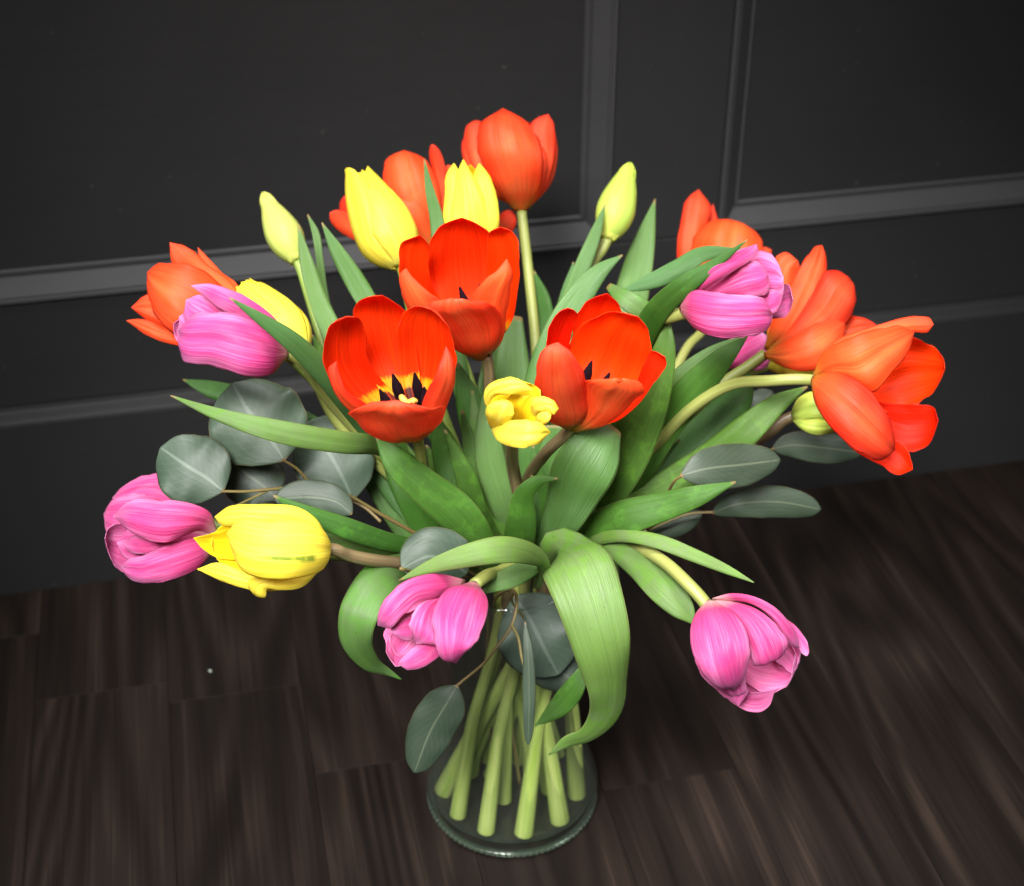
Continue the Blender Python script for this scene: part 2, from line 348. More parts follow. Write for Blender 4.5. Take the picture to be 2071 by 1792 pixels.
def add_streak(m):
    nt = m.node_tree; nd, lk = nt.nodes, nt.links; p = nd['Principled BSDF']; src = p.inputs['Base Color'].links[0].from_socket
    uvn = nd.new('ShaderNodeUVMap'); sp = nd.new('ShaderNodeSeparateXYZ'); lk.new(uvn.outputs[0], sp.inputs[0]); u, v = sp.outputs[0], sp.outputs[1]
    tot = None
    for (u0, sl, wd, v0, v1, amt) in ((.55, .03, .018, .15, .9, .6), (.70, -.14, .050, .26, .66, 1.0), (.66, .0, .085, .26, .40, 1.0)):
        d = math_node(nd, lk, 'ABSOLUTE', math_node(nd, lk, 'SUBTRACT', u, math_node(nd, lk, 'ADD', math_node(nd, lk, 'MULTIPLY', v, sl), u0)))
        r = nd.new('ShaderNodeMapRange'); r.inputs[1].default_value = wd; r.inputs[2].default_value = wd*.4; lk.new(d, r.inputs[0])
        r2 = nd.new('ShaderNodeMapRange'); r2.inputs[1].default_value = (v1-v0)*.5; r2.inputs[2].default_value = (v1-v0)*.25
        lk.new(math_node(nd, lk, 'ABSOLUTE', math_node(nd, lk, 'SUBTRACT', v, (v0+v1)/2)), r2.inputs[0])
        f = math_node(nd, lk, 'MULTIPLY', math_node(nd, lk, 'MULTIPLY', r.outputs[0], r2.outputs[0]), amt)
        tot = f if tot is None else math_node(nd, lk, 'MAXIMUM', tot, f)
    g = nd.new('ShaderNodeNewGeometry'); n = nd.new('ShaderNodeTexNoise'); n.inputs['Scale'].default_value = 320; lk.new(g.outputs['Position'], n.inputs[0])
    rr = ramp(nd, [(.36, (.75,)*3), (.5, (1,)*3)]); lk.new(n.outputs[0], rr.inputs[0])
    c = mixc(nd, lk, math_node(nd, lk, 'MULTIPLY', tot, rr.outputs[0]), src, (.22, .30, .025))
    lk.new(c, p.inputs['Base Color'])
    for q in nd:
        if q.type == 'BSDF_TRANSLUCENT': lk.new(c, q.inputs[0])
M['yel_streak'] = petal_mat('yellow_petal_streaked', [(0, (.66, .66, .12)), (.15, (.92, .80, .07)), (1, (.95, .81, .055))], (.95, .84, .14), .5, .32, rough=.5, su=16, sv=1, edge=(.95, .70, .02), edge_amt=.3)
add_streak(M['yel_streak'])
M['yel_in'] = petal_mat('yellow_petal_inside', [(0, (.80, .58, .01)), (.3, (.92, .64, .008)), (1, (.94, .72, .02))], (.93, .68, .02), .5, .36, rough=.5, su=16, sv=1)
M['bud_out'] = petal_mat('bud_petal_outside', [(0, (.58, .64, .14)), (.5, (.76, .80, .22)), (1, (.80, .80, .20))], (.62, .74, .16), .5, .25, rough=.4, su=18, sv=1, center=(.42, .62, .12), center_amt=.5)
M['gbud_out'] = petal_mat('green_bud_petal_outside', [(0, (.60, .58, .12)), (.4, (.62, .70, .12)), (1, (.58, .70, .10))], (.42, .60, .09), .6, .22, rough=.4, su=18, sv=1, center=(.36, .60, .10), center_amt=.6)
def leaf_mat(name, base, pale, amt, transl=.22, rough=.42, su=38, vein=None, margin=(.26, .26, .09), bump=.35, scuff=None, scuff_at=.52, line=.42):
    m, nt, nd, lk, p = mat(name)
    u, v, n, rnd = uv_nodes(nd, lk, su, 1.3)
    au = math_node(nd, lk, 'ABSOLUTE', math_node(nd, lk, 'SUBTRACT', math_node(nd, lk, 'MULTIPLY', u, 2.), 1.))
    g = nd.new('ShaderNodeNewGeometry'); big = nd.new('ShaderNodeTexNoise'); big.inputs['Scale'].default_value = 22; big.inputs['Detail'].default_value = 4
    lk.new(g.outputs['Position'], big.inputs['Vector'])
    bl = ramp(nd, [(.35, (0, 0, 0)), (.65, (1, 1, 1))]); lk.new(big.outputs[0], bl.inputs[0])
    f = math_node(nd, lk, 'MULTIPLY', math_node(nd, lk, 'ADD', math_node(nd, lk, 'MULTIPLY', bl.outputs[0], .6), math_node(nd, lk, 'MULTIPLY', n, .5 if line > .2 else .15)), amt, True)
    col = mixc(nd, lk, f, base, pale)
    fu = uv_nodes(nd, lk, su*2.6, 1.1, detail=2)
    ln = ramp(nd, [(.44, (0, 0, 0)), (.60, (1, 1, 1))]); lk.new(math_node(nd, lk, 'ADD', math_node(nd, lk, 'MULTIPLY', n, .4), math_node(nd, lk, 'MULTIPLY', fu[2], .6)), ln.inputs[0])
    col = mixc(nd, lk, math_node(nd, lk, 'MULTIPLY', ln.outputs[0], line), col, tuple(c*.55 for c in base))
    if scuff:
        sn = nd.new('ShaderNodeTexNoise'); sn.inputs['Scale'].default_value = 130; sn.inputs['Detail'].default_value = 5; sn.inputs['Roughness'].default_value = .7
        lk.new(g.outputs['Position'], sn.inputs['Vector'])
        sr = ramp(nd, [(scuff_at, (0, 0, 0)), (scuff_at+.07, (1, 1, 1))]); lk.new(sn.outputs[0], sr.inputs[0])
        sf = math_node(nd, lk, 'MULTIPLY', sr.outputs[0], math_node(nd, lk, 'MULTIPLY', bl.outputs[0], .8))
        col = mixc(nd, lk, sf, col, scuff)
    if vein:
        vr = ramp(nd, [(0, (1, 1, 1)), (.035, (.8,)*3), (.06, (0, 0, 0))]); lk.new(au, vr.inputs[0])
        # side veins: slanting lines
        ws = math_node(nd, lk, 'SINE', math_node(nd, lk, 'MULTIPLY', math_node(nd, lk, 'ADD', math_node(nd, lk, 'SUBTRACT', v, math_node(nd, lk, 'MULTIPLY', au, .38)), math_node(nd, lk, 'MULTIPLY', big.outputs[0], .10)), 62.))
        wr = ramp(nd, [(.93, (0, 0, 0)), (1, (1, 1, 1))]); lk.new(ws, wr.inputs[0])
        vf = math_node(nd, lk, 'MAXIMUM', vr.outputs[0], math_node(nd, lk, 'MULTIPLY', wr.outputs[0], .30))
        col = mixc(nd, lk, math_node(nd, lk, 'MULTIPLY', vf, .55), col, vein)
    tp = ramp(nd, [(.008, (1, 1, 1)), (.030, (0, 0, 0))]); lk.new(v, tp.inputs[0])
    col = mixc(nd, lk, math_node(nd, lk, 'MULTIPLY', tp.outputs[0], .8), col, (.30, .19, .08))
    sp_n = nd.new('ShaderNodeTexNoise'); sp_n.inputs['Scale'].default_value = 260; sp_n.inputs['Detail'].default_value = 2; lk.new(g.outputs['Position'], sp_n.inputs['Vector'])
    spr = ramp(nd, [(.70, (0, 0, 0)), (.75, (1, 1, 1))]); lk.new(sp_n.outputs[0], spr.inputs[0])
    col = mixc(nd, lk, math_node(nd, lk, 'MULTIPLY', spr.outputs[0], .35), col, tuple(c*.45 for c in base))
    mr = ramp(nd, [(.955, (0, 0, 0)), (.985, (1, 1, 1))]); lk.new(au, mr.inputs[0])
    col = mixc(nd, lk, math_node(nd, lk, 'MULTIPLY', mr.outputs[0], .45), col, margin)
    hs = nd.new('ShaderNodeHueSaturation'); lk.new(col, hs.inputs['Color'])
    lk.new(math_node(nd, lk, 'ADD', math_node(nd, lk, 'MULTIPLY', rnd, .35), .82), hs.inputs['Value'])
    lk.new(math_node(nd, lk, 'ADD', math_node(nd, lk, 'MULTIPLY', rnd, -.03), .515), hs.inputs['Hue'])
    col = hs.outputs[0]
    lk.new(col, p.inputs['Base Color']); p.inputs['Roughness'].default_value = rough; p.inputs['Specular IOR Level'].default_value = .4
    bp = nd.new('ShaderNodeBump'); bp.inputs['Strength'].default_value = bump; bp.inputs['Distance'].default_value = .001
    lk.new(math_node(nd, lk, 'ADD', math_node(nd, lk, 'ADD', n, big.outputs[0]), fu[2]), bp.inputs['Height']); lk.new(bp.outputs[0], p.inputs['Normal'])
    tr = nd.new('ShaderNodeBsdfTranslucent'); lk.new(mixc(nd, lk, .5, col, (.30, .55, .05)), tr.inputs[0])
    mx = nd.new('ShaderNodeMixShader'); mx.inputs[0].default_value = transl
    lk.new(p.outputs[0], mx.inputs[1]); lk.new(tr.outputs[0], mx.inputs[2]); lk.new(mx.outputs[0], nd['Material Output'].inputs[0])
    return m
M['leaf'] = leaf_mat('leaf_green', (.050, .142, .011), (.098, .215, .045), .7, scuff=(.10, .26, .03))
M['leafb'] = leaf_mat('leaf_bluish', (.070, .180, .026), (.14, .27, .10), .8)
M['pale'] = leaf_mat('leaf_pale', (.088, .182, .027), (.165, .262, .100), .9, transl=.22, scuff=(.10, .25, .025), su=44, scuff_at=.47)
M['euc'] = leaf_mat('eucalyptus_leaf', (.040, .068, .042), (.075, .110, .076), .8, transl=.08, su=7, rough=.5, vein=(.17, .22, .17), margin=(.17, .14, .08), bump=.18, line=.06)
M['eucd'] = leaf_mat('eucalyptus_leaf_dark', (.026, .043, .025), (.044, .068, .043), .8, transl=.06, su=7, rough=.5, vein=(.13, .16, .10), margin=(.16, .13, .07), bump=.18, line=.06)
def stem_mat(name, c0, c1, rough=.5, low=False):
    m, nt, nd, lk, p = mat(name)
    u, v, n, rnd = uv_nodes(nd, lk, 8, 1.2)
    r = ramp(nd, [(.3, c0), (.7, c1)]); lk.new(n, r.inputs[0])
    if low:
        g = nd.new('ShaderNodeNewGeometry'); sx = nd.new('ShaderNodeSeparateXYZ'); lk.new(g.outputs['Position'], sx.inputs[0])
        zr = ramp(nd, [(.10, (1, 1, 1)), (.155, (0, 0, 0))]); lk.new(sx.outputs[2], zr.inputs[0])
        lr = ramp(nd, [(.3, (.31, .46, .07)), (.7, (.56, .64, .22))]); lk.new(n, lr.inputs[0])
        lk.new(mixc(nd, lk, zr.outputs[0], r.outputs[0], lr.outputs[0]), p.inputs['Base Color'])
    else: lk.new(r.outputs[0], p.inputs['Base Color'])
    p.inputs['Roughness'].default_value = rough
    p.inputs['Subsurface Weight'].default_value = .0
    bp = nd.new('ShaderNodeBump'); bp.inputs['Strength'].default_value = .2; bp.inputs['Distance'].default_value = .001
    lk.new(n, bp.inputs['Height']); lk.new(bp.outputs[0], p.inputs['Normal'])
    return m
M['stem'] = stem_mat('stem_green', (.17, .27, .04), (.28, .36, .08), low=True)
M['stem_olive'] = stem_mat('stem_olive', (.19, .23, .045), (.30, .32, .09), low=True)
M['stem_brown'] = stem_mat('stem_brown', (.13, .085, .045), (.24, .19, .09), .35, True)
M['twig'] = stem_mat('twig', (.13, .15, .04), (.17, .075, .035))
M['foot'] = stem_mat('stem_foot', (.34, .50, .10), (.50, .62, .20))
M['dark'] = stem_mat('anther_dark', (.004, .002, .004), (.012, .003, .008), .8)
M['dark'].node_tree.nodes['Principled BSDF'].inputs['Specular IOR Level'].default_value = .12
M['cream'] = stem_mat('pistil_cream', (.62, .28, .035), (.68, .32, .06), .6)
# ---------------------------------------------------------------- wall and floor
ANG = RAD(12.3)
WX = np.array([math.cos(ANG), math.sin(ANG), 0]); WN = np.array([math.sin(ANG), -math.cos(ANG), 0]); W0 = np.array([0, .275, 0])
def wpt(x, y, z): return W0+WX*x-WN*y+np.array([0, 0, z])   # y>0 goes into the wall
def paint_mat(name, base, up):
    m, nt, nd, lk, p = mat(name)
    tc = nd.new('ShaderNodeNewGeometry'); mp = nd.new('ShaderNodeMapping'); lk.new(tc.outputs['Position'], mp.inputs[0])
    mp.inputs['Rotation'].default_value = (0, 0, -ANG); mp.inputs['Scale'].default_value = (5, 5, 60) if up == 'h' else (60, 60, 5)
    n = nd.new('ShaderNodeTexNoise'); n.inputs['Scale'].default_value = 3; n.inputs['Detail'].default_value = 6; n.inputs['Roughness'].default_value = .65
    lk.new(mp.outputs[0], n.inputs[0])
    n2 = nd.new('ShaderNodeTexNoise'); n2.inputs['Scale'].default_value = 9; n2.inputs['Detail'].default_value = 5; lk.new(tc.outputs['Position'], n2.inputs[0])
    sp = nd.new('ShaderNodeTexNoise'); sp.inputs['Scale'].default_value = 150; sp.inputs['Detail'].default_value = 2; lk.new(tc.outputs['Position'], sp.inputs[0])
    r = ramp(nd, [(.3, tuple(c*.92 for c in base)), (.72, tuple(c*1.08 for c in base))])
    lk.new(math_node(nd, lk, 'ADD', math_node(nd, lk, 'MULTIPLY', n.outputs[0], .5), math_node(nd, lk, 'MULTIPLY', n2.outputs[0], .5)), r.inputs[0])
    dr = ramp(nd, [(.74, (0, 0, 0)), (.78, (1, 1, 1))]); lk.new(sp.outputs[0], dr.inputs[0])
    col = mixc(nd, lk, math_node(nd, lk, 'MULTIPLY', dr.outputs[0], .5), r.outputs[0], (.075, .073, .07))
    lk.new(col, p.inputs['Base Color'])
    rr = nd.new('ShaderNodeMapRange'); rr.inputs[3].default_value = .52; rr.inputs[4].default_value = .68
    lk.new(n2.outputs[0], rr.inputs[0]); lk.new(rr.outputs[0], p.inputs['Roughness']); p.inputs['Specular IOR Level'].default_value = .16
    b = nd.new('ShaderNodeBump'); b.inputs['Strength'].default_value = .18; b.inputs['Distance'].default_value = .001
    lk.new(math_node(nd, lk, 'ADD', n.outputs[0], math_node(nd, lk, 'MULTIPLY', sp.outputs[0], .25)), b.inputs['Height']); lk.new(b.outputs[0], p.inputs['Normal'])
    return m
M['paint'] = paint_mat('charcoal_paint', (.024, .024, .0245), 'h')
M['paint_v'] = paint_mat('charcoal_paint_upright', (.025, .025, .0255), 'v')
M['paint_lit'] = paint_mat('charcoal_paint_lit', (.050, .050, .052), 'h')  # wall paint made lighter: light catching the moulding bevels put into the colour
wall = tag(empty('panelled_wall', W0, ANG), 'charcoal painted wood panelling with mouldings and a skirting board behind the bouquet', 'wall')
wall['kind'] = 'structure'
bpy.context.view_layer.update()
def wbox(name, x0, x1, y0, y1, z0, z1, m, bev=.0012):
    me = bpy.data.meshes.new(name)
    import bmesh
    bm = bmesh.new(); vs = [bm.verts.new(p) for p in [(x0, y0, z0), (x1, y0, z0), (x1, y1, z0), (x0, y1, z0), (x0, y0, z1), (x1, y0, z1), (x1, y1, z1), (x0, y1, z1)]]
    for f in ((3, 2, 1, 0), (4, 5, 6, 7), (0, 1, 5, 4), (1, 2, 6, 5), (2, 3, 7, 6), (3, 0, 4, 7)): bm.faces.new([vs[i] for i in f])
    if bev: bmesh.ops.bevel(bm, geom=bm.edges[:], offset=bev, segments=2, affect='EDGES', profile=.6)
    bm.normal_update(); bm.to_mesh(me); bm.free()
    return link(name, me, [m], wall, smooth=False)
XL, XR = -1.25, 1.35
sp_ = [(0, 0), (0, .1425), (.0006, .1443), (.0024, .1458), (.0075, .1482), (.0088, .1500), (.0095, .1525), (.0125, .1525), (.03, .1525), (.03, 0)]
vv = [(x, y, z) for x in (XL, XR) for (y, z) in sp_]; k = len(sp_)
me = mesh_from('skirting_board', vv, [(i, i+k, (i+1) % k+k, (i+1) % k) for i in range(k)]+[tuple(range(k))[::-1], tuple(range(k, 2*k))])
link('skirting_board', me, [M['paint']], wall, smooth=False)
wbox('bottom_rail', XL, XR, .010, .04, .1527, .2313, M['paint'])
wbox('stile', .0722, .1518, .0101, .04, .2316, 1.0, M['paint_v'])
wbox('recessed_panel', XL, .0533, .0222, .04, .2500, 1.0, M['paint'], 0)
wbox('recessed_panel', .1707, XR, .0222, .04, .2500, 1.0, M['paint'], 0)
mp_ = [(0, .016), (0, .0085), (.0005, .0078), (.0022, .0078), (.0028, .0095), (.0038, .0100), (.0044, .0092), (.0140, .0190), (.0143, .0212), (.0152, .0214), (.0158, .0202), (.0178, .0202), (.0190, .0225), (.0195, .0300)]
def moulding(x0, z0, x1, z1):
    vs = []
    for d, y in mp_: vs += [(x0+d, y, z0+d), (x1-d, y, z0+d), (x1-d, y, z1-d), (x0+d, y, z1-d)]
    fs = [(4*i+a, 4*i+(a+1) % 4, 4*i+4+(a+1) % 4, 4*i+4+a) for i in range(len(mp_)-1) for a in range(4)]
    link('moulding', mesh_from('moulding', vs, fs), [M['paint_lit']], wall, smooth=False)
moulding(XL, .2315, .072, 1.02); moulding(.152, .2315, XR, 1.02)
# floor
def wood_mat():
    m, nt, nd, lk, p = mat('dark_wood')
    g = nd.new('ShaderNodeNewGeometry'); oi = nd.new('ShaderNodeObjectInfo')
    mp = nd.new('ShaderNodeMapping'); lk.new(g.outputs['Position'], mp.inputs[0]); mp.inputs['Rotation'].default_value = (0, 0, -ANG)
    ad = nd.new('ShaderNodeVectorMath'); ad.operation = 'ADD'; lk.new(mp.outputs[0], ad.inputs[0])
    cb = nd.new('ShaderNodeCombineXYZ'); r9 = math_node(nd, lk, 'MULTIPLY', oi.outputs['Random'], 9.); lk.new(r9, cb.inputs[0]); lk.new(math_node(nd, lk, 'MULTIPLY', oi.outputs['Random'], 23.), cb.inputs[1])
    lk.new(cb.outputs[0], ad.inputs[1])
    def nz(sc, sx, sy, det, dist, ro=.6):
        q = nd.new('ShaderNodeMapping'); lk.new(ad.outputs[0], q.inputs[0]); q.inputs['Scale'].default_value = (sx, sy, 1)
        n = nd.new('ShaderNodeTexNoise'); n.inputs['Scale'].default_value = sc; n.inputs['Detail'].default_value = det; n.inputs['Distortion'].default_value = dist; n.inputs['Roughness'].default_value = ro
        lk.new(q.outputs[0], n.inputs[0]); return n.outputs[0]
    low = nz(1, 8, .9, 1.5, .05)
    # cathedral rings: contour lines of a stretched field
    rings = math_node(nd, lk, 'SINE', math_node(nd, lk, 'ADD', math_node(nd, lk, 'MULTIPLY', low, 110.), math_node(nd, lk, 'MULTIPLY', nz(1, 90, 4, 3, 0), 3.)))
    fib = nz(1, 560, 7, 4, 0); mid = nz(1, 110, 2.5, 4, .0); patch = nz(1, 22, 1.8, 3, .1)
    h = math_node(nd, lk, 'ADD', math_node(nd, lk, 'MULTIPLY', rings, .075), math_node(nd, lk, 'MULTIPLY', fib, .36))
    h = math_node(nd, lk, 'ADD', h, math_node(nd, lk, 'MULTIPLY', mid, .35)); h = math_node(nd, lk, 'ADD', h, math_node(nd, lk, 'MULTIPLY', patch, .40))
    r = ramp(nd, [(.34, (.0036, .0024, .0019)), (.48, (.0078, .0051, .0040)), (.62, (.0135, .0088, .0067)), (.78, (.034, .0222, .0168))]); lk.new(h, r.inputs[0])
    hs = nd.new('ShaderNodeHueSaturation'); lk.new(r.outputs[0], hs.inputs['Color'])
    lk.new(math_node(nd, lk, 'ADD', math_node(nd, lk, 'MULTIPLY', oi.outputs['Random'], .45), .76), hs.inputs['Value'])
    lk.new(hs.outputs[0], p.inputs['Base Color'])
    rr = nd.new('ShaderNodeMapRange'); rr.inputs[3].default_value = .48; rr.inputs[4].default_value = .66; lk.new(h, rr.inputs[0]); lk.new(rr.outputs[0], p.inputs['Roughness'])
    p.inputs['Specular IOR Level'].default_value = .16
    b = nd.new('ShaderNodeBump'); b.inputs['Strength'].default_value = .4; b.inputs['Distance'].default_value = .0008; lk.new(h, b.inputs['Height']); lk.new(b.outputs[0], p.inputs['Normal'])
    return m
M['wood'] = wood_mat()
m_, nt_, nd_, lk_, p_ = mat('subfloor_dark'); p_.inputs['Base Color'].default_value = (.006, .005, .005, 1); p_.inputs['Roughness'].default_value = .9; M['sub'] = m_
floor = link('floor', mesh_from('floor', [(-1.6, -1.6, -.02), (1.8, -1.6, -.02), (1.8, .95, -.02), (-1.6, .95, -.02), (-1.6, -1.6, -.0085), (1.8, -1.6, -.0085), (1.8, .95, -.0085), (-1.6, .95, -.0085)],
    [(3, 2, 1, 0), (4, 5, 6, 7), (0, 1, 5, 4), (1, 2, 6, 5), (2, 3, 7, 6), (3, 0, 4, 7)]), [M['sub']], smooth=False, kind='structure')
J = ray_plane(635, 1565, (0, 0, 0), np.array([0, 0, 1.])); jx = float(np.dot(J-W0, WX)); jy = float(np.dot(J-W0, -WN))
PW = .088; rp = random.Random(4)
for c in range(-9, 12):
    off = jy if c == 0 else rp.uniform(-.6, .0)
    for r_ in range(-2, 2):
        y0 = off+r_*.62; y1 = y0+.62; y1 = min(y1, .028)
        if y1-y0 < .03: continue
        x0 = jx+c*PW; g = .00012; bx = .00015
        vs = []
        for (dx, z) in ((0, -.0085), (0, -bx), (bx, 0)):
            vs += [(x0+g+dx, y0+g+dx, z), (x0+PW-g-dx, y0+g+dx, z), (x0+PW-g-dx, y1-g-dx, z), (x0+g+dx, y1-g-dx, z)]
        vs = [wpt(a, b, z) for a, b, z in vs]
        fs = [(4*i+a, 4*i+(a+1) % 4, 4*i+4+(a+1) % 4, 4*i+4+a) for i in range(2) for a in range(4)]+[(8, 9, 10, 11)]
        link('plank', mesh_from('plank', vs, fs), [M['wood']], floor, smooth=False)
cr = ray_plane(425, 1357, (0, 0, .001), np.array([0, 0, 1.]))
import bmesh
bm = bmesh.new(); bmesh.ops.create_icosphere(bm, subdivisions=2, radius=.0012)
for v in bm.verts: v.co *= 1+.25*noise.noise(v.co*900+Vector((3, 1, 2))); v.co.z *= .7
me = bpy.data.meshes.new('crumb'); bm.to_mesh(me); bm.free()
mc_, _n, _nd, _l, pc_ = mat('pale_crumb'); pc_.inputs['Base Color'].default_value = (.34, .37, .32, 1); pc_.inputs['Roughness'].default_value = .8
o = link('crumb', me, [mc_]); o.location = cr; tag(o, 'tiny pale crumb lying on the dark floor left of the vase', 'crumb')
# ---------------------------------------------------------------- vase and water
def glass_mat(name, tint, haze, gloss_f, rough=.02):
    m, nt, nd, lk, p = mat(name); nd.remove(p)
    tr = nd.new('ShaderNodeBsdfTransparent'); tr.inputs[0].default_value = (*tint, 1)
    gl = nd.new('ShaderNodeBsdfGlossy'); gl.inputs['Roughness'].default_value = rough; gl.inputs[0].default_value = (1, 1, 1, 1)
    df = nd.new('ShaderNodeBsdfDiffuse'); df.inputs[0].default_value = (.62, .72, .60, 1)
    g = nd.new('ShaderNodeNewGeometry'); n = nd.new('ShaderNodeTexNoise'); n.inputs['Scale'].default_value = 40; lk.new(g.outputs['Position'], n.inputs[0])
    b = nd.new('ShaderNodeBump'); b.inputs['Strength'].default_value = .05; b.inputs['Distance'].default_value = .002; lk.new(n.outputs[0], b.inputs['Height'])
    lk.new(b.outputs[0], gl.inputs['Normal'])
    dt = nd.new('ShaderNodeVectorMath'); dt.operation = 'DOT_PRODUCT'; lk.new(g.outputs['Incoming'], dt.inputs[0]); lk.new(b.outputs[0], dt.inputs[1])
    ca = math_node(nd, lk, 'ABSOLUTE', dt.outputs['Value'])
    frs = math_node(nd, lk, 'ADD', math_node(nd, lk, 'MULTIPLY', math_node(nd, lk, 'POWER', math_node(nd, lk, 'SUBTRACT', 1., ca, True), 5.), .96), .04)
    lk.new(mixc(nd, lk, math_node(nd, lk, 'POWER', math_node(nd, lk, 'SUBTRACT', 1., ca, True), 2.5), tint, tuple(c*.50 for c in tint)), tr.inputs[0])
    m1 = nd.new('ShaderNodeMixShader'); lk.new(math_node(nd, lk, 'ADD', math_node(nd, lk, 'MULTIPLY', math_node(nd, lk, 'POWER', math_node(nd, lk, 'SUBTRACT', 1., ca, True), 3.), .09), haze), m1.inputs[0]); lk.new(tr.outputs[0], m1.inputs[1]); lk.new(df.outputs[0], m1.inputs[2])
    m2 = nd.new('ShaderNodeMixShader'); lk.new(math_node(nd, lk, 'MULTIPLY', frs, gloss_f, True), m2.inputs[0])
    lk.new(m1.outputs[0], m2.inputs[1]); lk.new(gl.outputs[0], m2.inputs[2]); lk.new(m2.outputs[0], nd['Material Output'].inputs[0])
    return m
M['glass'] = glass_mat('clear_glass', (.98, .99, .98), .003, 1.2)
M['water'] = glass_mat('water', (.98, .99, .965), .006, .22)
m, nt, nd, lk, p = mat('thick_green_glass'); p.inputs['Transmission Weight'].default_value = .75; p.inputs['Base Color'].default_value = (.15, .22, .15, 1); p.inputs['Roughness'].default_value = .14; p.inputs['IOR'].default_value = 1.5
M['rimglass'] = m
def lathe(name, prof_, seg=96):
    P_ = np.array(prof_); n = len(P_)
    vs = [(r*math.cos(2*math.pi*k/seg), r*math.sin(2*math.pi*k/seg), z) for k in range(seg) for r, z in P_]
    fs = [(k*n+i, ((k+1) % seg)*n+i, ((k+1) % seg)*n+(i+1) % n, k*n+(i+1) % n) for k in range(seg) for i in range(n-1)]
    return mesh_from(name, vs, fs)
zz = [.0015, .006, .012, .022, .033, .045, .060, .085, .110, .135, .160, .172, .180]
ro = [.0495, .0522, .0532, .0520, .0488, .0455, .0420, .0385, .0362, .0345, .0335, .0345, .0375]
outp = [(r, z, 0) for r, z in zip(ro, zz)]; sm = spline([(a, 0, b) for a, b, _ in outp], 44); OUT = [(s[0], s[2]) for s in sm]
INN = [(r-.0028, z) for r, z in OUT if z > .010]
vase = tag(empty('glass_vase', (0, 0, 0)), 'clear glass vase with flared foot holding the bouquet on the dark wood floor', 'vase')
prof_v = [(1e-4, .0012), (.030, .0012), (.0485, .0004)]+OUT+[(OUT[-1][0]-.0012, OUT[-1][1]+.0012)]+INN[::-1]+[(.042, .0085), (.03, .0075), (1e-4, .0075)]
fix_parent(link('glass_body', lathe('glass_body', prof_v), [M['glass']]), vase)
rg = [(.0485, .0003), (.0505, .0003), (.0524, .0016), (.0529, .0032), (.0524, .0045), (.0512, .0050), (.0490, .0046), (.0482, .0024), (.0485, .0003)]
fix_parent(link('foot_ring', lathe('foot_ring', rg, 160), [M['rimglass']]), vase)
vs, fs = [], []
for k in range(88):
    a = 2*math.pi*k/88
    er = np.array([math.cos(a), math.sin(a), 0]); et = np.array([-math.sin(a), math.cos(a), 0]); c = er*.0524+np.array([0, 0, .0034]); b0 = len(vs)
    for dz, s in ((-.0018, .5), (-.0007, .8), (.0007, .8), (.0018, .5)):
        for (i, j) in ((-1, -1), (1, -1), (1, 1), (-1, 1)): vs.append(c+er*j*.0009*s+et*i*.0010*s+np.array([0, 0, dz]))
    for l in range(3):
        fs += [(b0+4*l+i, b0+4*l+(i+1) % 4, b0+4*l+4+(i+1) % 4, b0+4*l+4+i) for i in range(4)]
    fs += [(b0+3, b0+2, b0+1, b0), (b0+12, b0+13, b0+14, b0+15)]
kn = link('knurled_edge', mesh_from('knurled_edge', vs, fs), [M['rimglass']], smooth=True, kind='stuff'); fix_parent(kn, vase)
WZ = .142
wp = [(1e-4, .0080), (.03, .0080), (.041, .0090)]+[(r-.0003, z) for r, z in INN if .011 < z < WZ]
wp += [(wp[-1][0], WZ), (1e-4, WZ-.0004)]
tag(link('vase_water', lathe('vase_water', wp), [M['water']]), 'clear water filling the glass vase around the cut stems', 'water')
# ---------------------------------------------------------------- tulips
GRP = {'red': 'red tulips in the bouquet', 'pink': 'pink tulips in the bouquet', 'yel': 'yellow tulips in the bouquet', 'bud': 'unopened pale tulip buds in the bouquet', 'gbud': 'unopened pale tulip buds in the bouquet'}
FOOT = {}   # visible feet, picture position of the cut end and height
def foot_pt(x, y, z=.012):
    p = ray_plane(x, y, (0, 0, z), np.array([0, 0, 1.])); r = math.hypot(p[0], p[1])
    if r > .043: p[:2] *= .043/r
    return p
feet_vis = [(885, 1600), (925, 1648), (972, 1700), (1018, 1618), (1060, 1688), (1112, 1595), (1145, 1668), (1166, 1606), (950, 1560), (1085, 1570)]
rf = random.Random(12); feet_hid = []
for i in range(20):
    a = RAD([100, 70, 30, 10, 170, 150, 30, 50, 195, 160, 60, 20, 110, 165, 130, 150, 80, 90, 0, 45][i]+rf.uniform(-20, 20)); r = rf.uniform(.012, .040); feet_hid.append(np.array([r*math.cos(a), r*math.sin(a), .012]))
tul = {}
def stem_path(base, ax, way, neck, foot):
    W = [at(*p) for p in way]
    d = nrm(nrm(W[0]-base)-ax*.45); dd = np.linalg.norm(W[0]-base)
    pts = [base+ax*.001, base+d*min(.012, dd*.35)]+W+[neck, neck*.35+foot*.65+np.array([0, 0, .004]), foot]
    return pts
def tulip(key, col, label, base, ax, way, neckang, foot, smat='stem', r=.0037, anch=True):
    e = empty('tulip', foot); tag(e, label, 'tulip', GRP[col])
    nr = .020 if neckang is not None else .0
    neck = np.array([.010+nr*math.cos(RAD(neckang)), -.002+nr*math.sin(RAD(neckang))*.9, .178])
    pts = stem_path(base, ax, way, neck, foot)
    n = len(pts)
    vis = any(foot is q for q in fv); r = r*.80*random.Random(len(tul)*7+3).uniform(.92, 1.15)
    o = link('stem', tube('stem', pts, [r*.95, r, r*1.05, r*1.2, r*(1.85 if vis else 1.2)], 12, n=n*8), [M[smat]]); fix_parent(o, e)
    # pale cut lower part under water
    q = foot*.8+pts[-2]*.2
    tul[key] = (e, base, neck); return e
def add(key, obj): fix_parent(obj, tul[key][0]); return obj
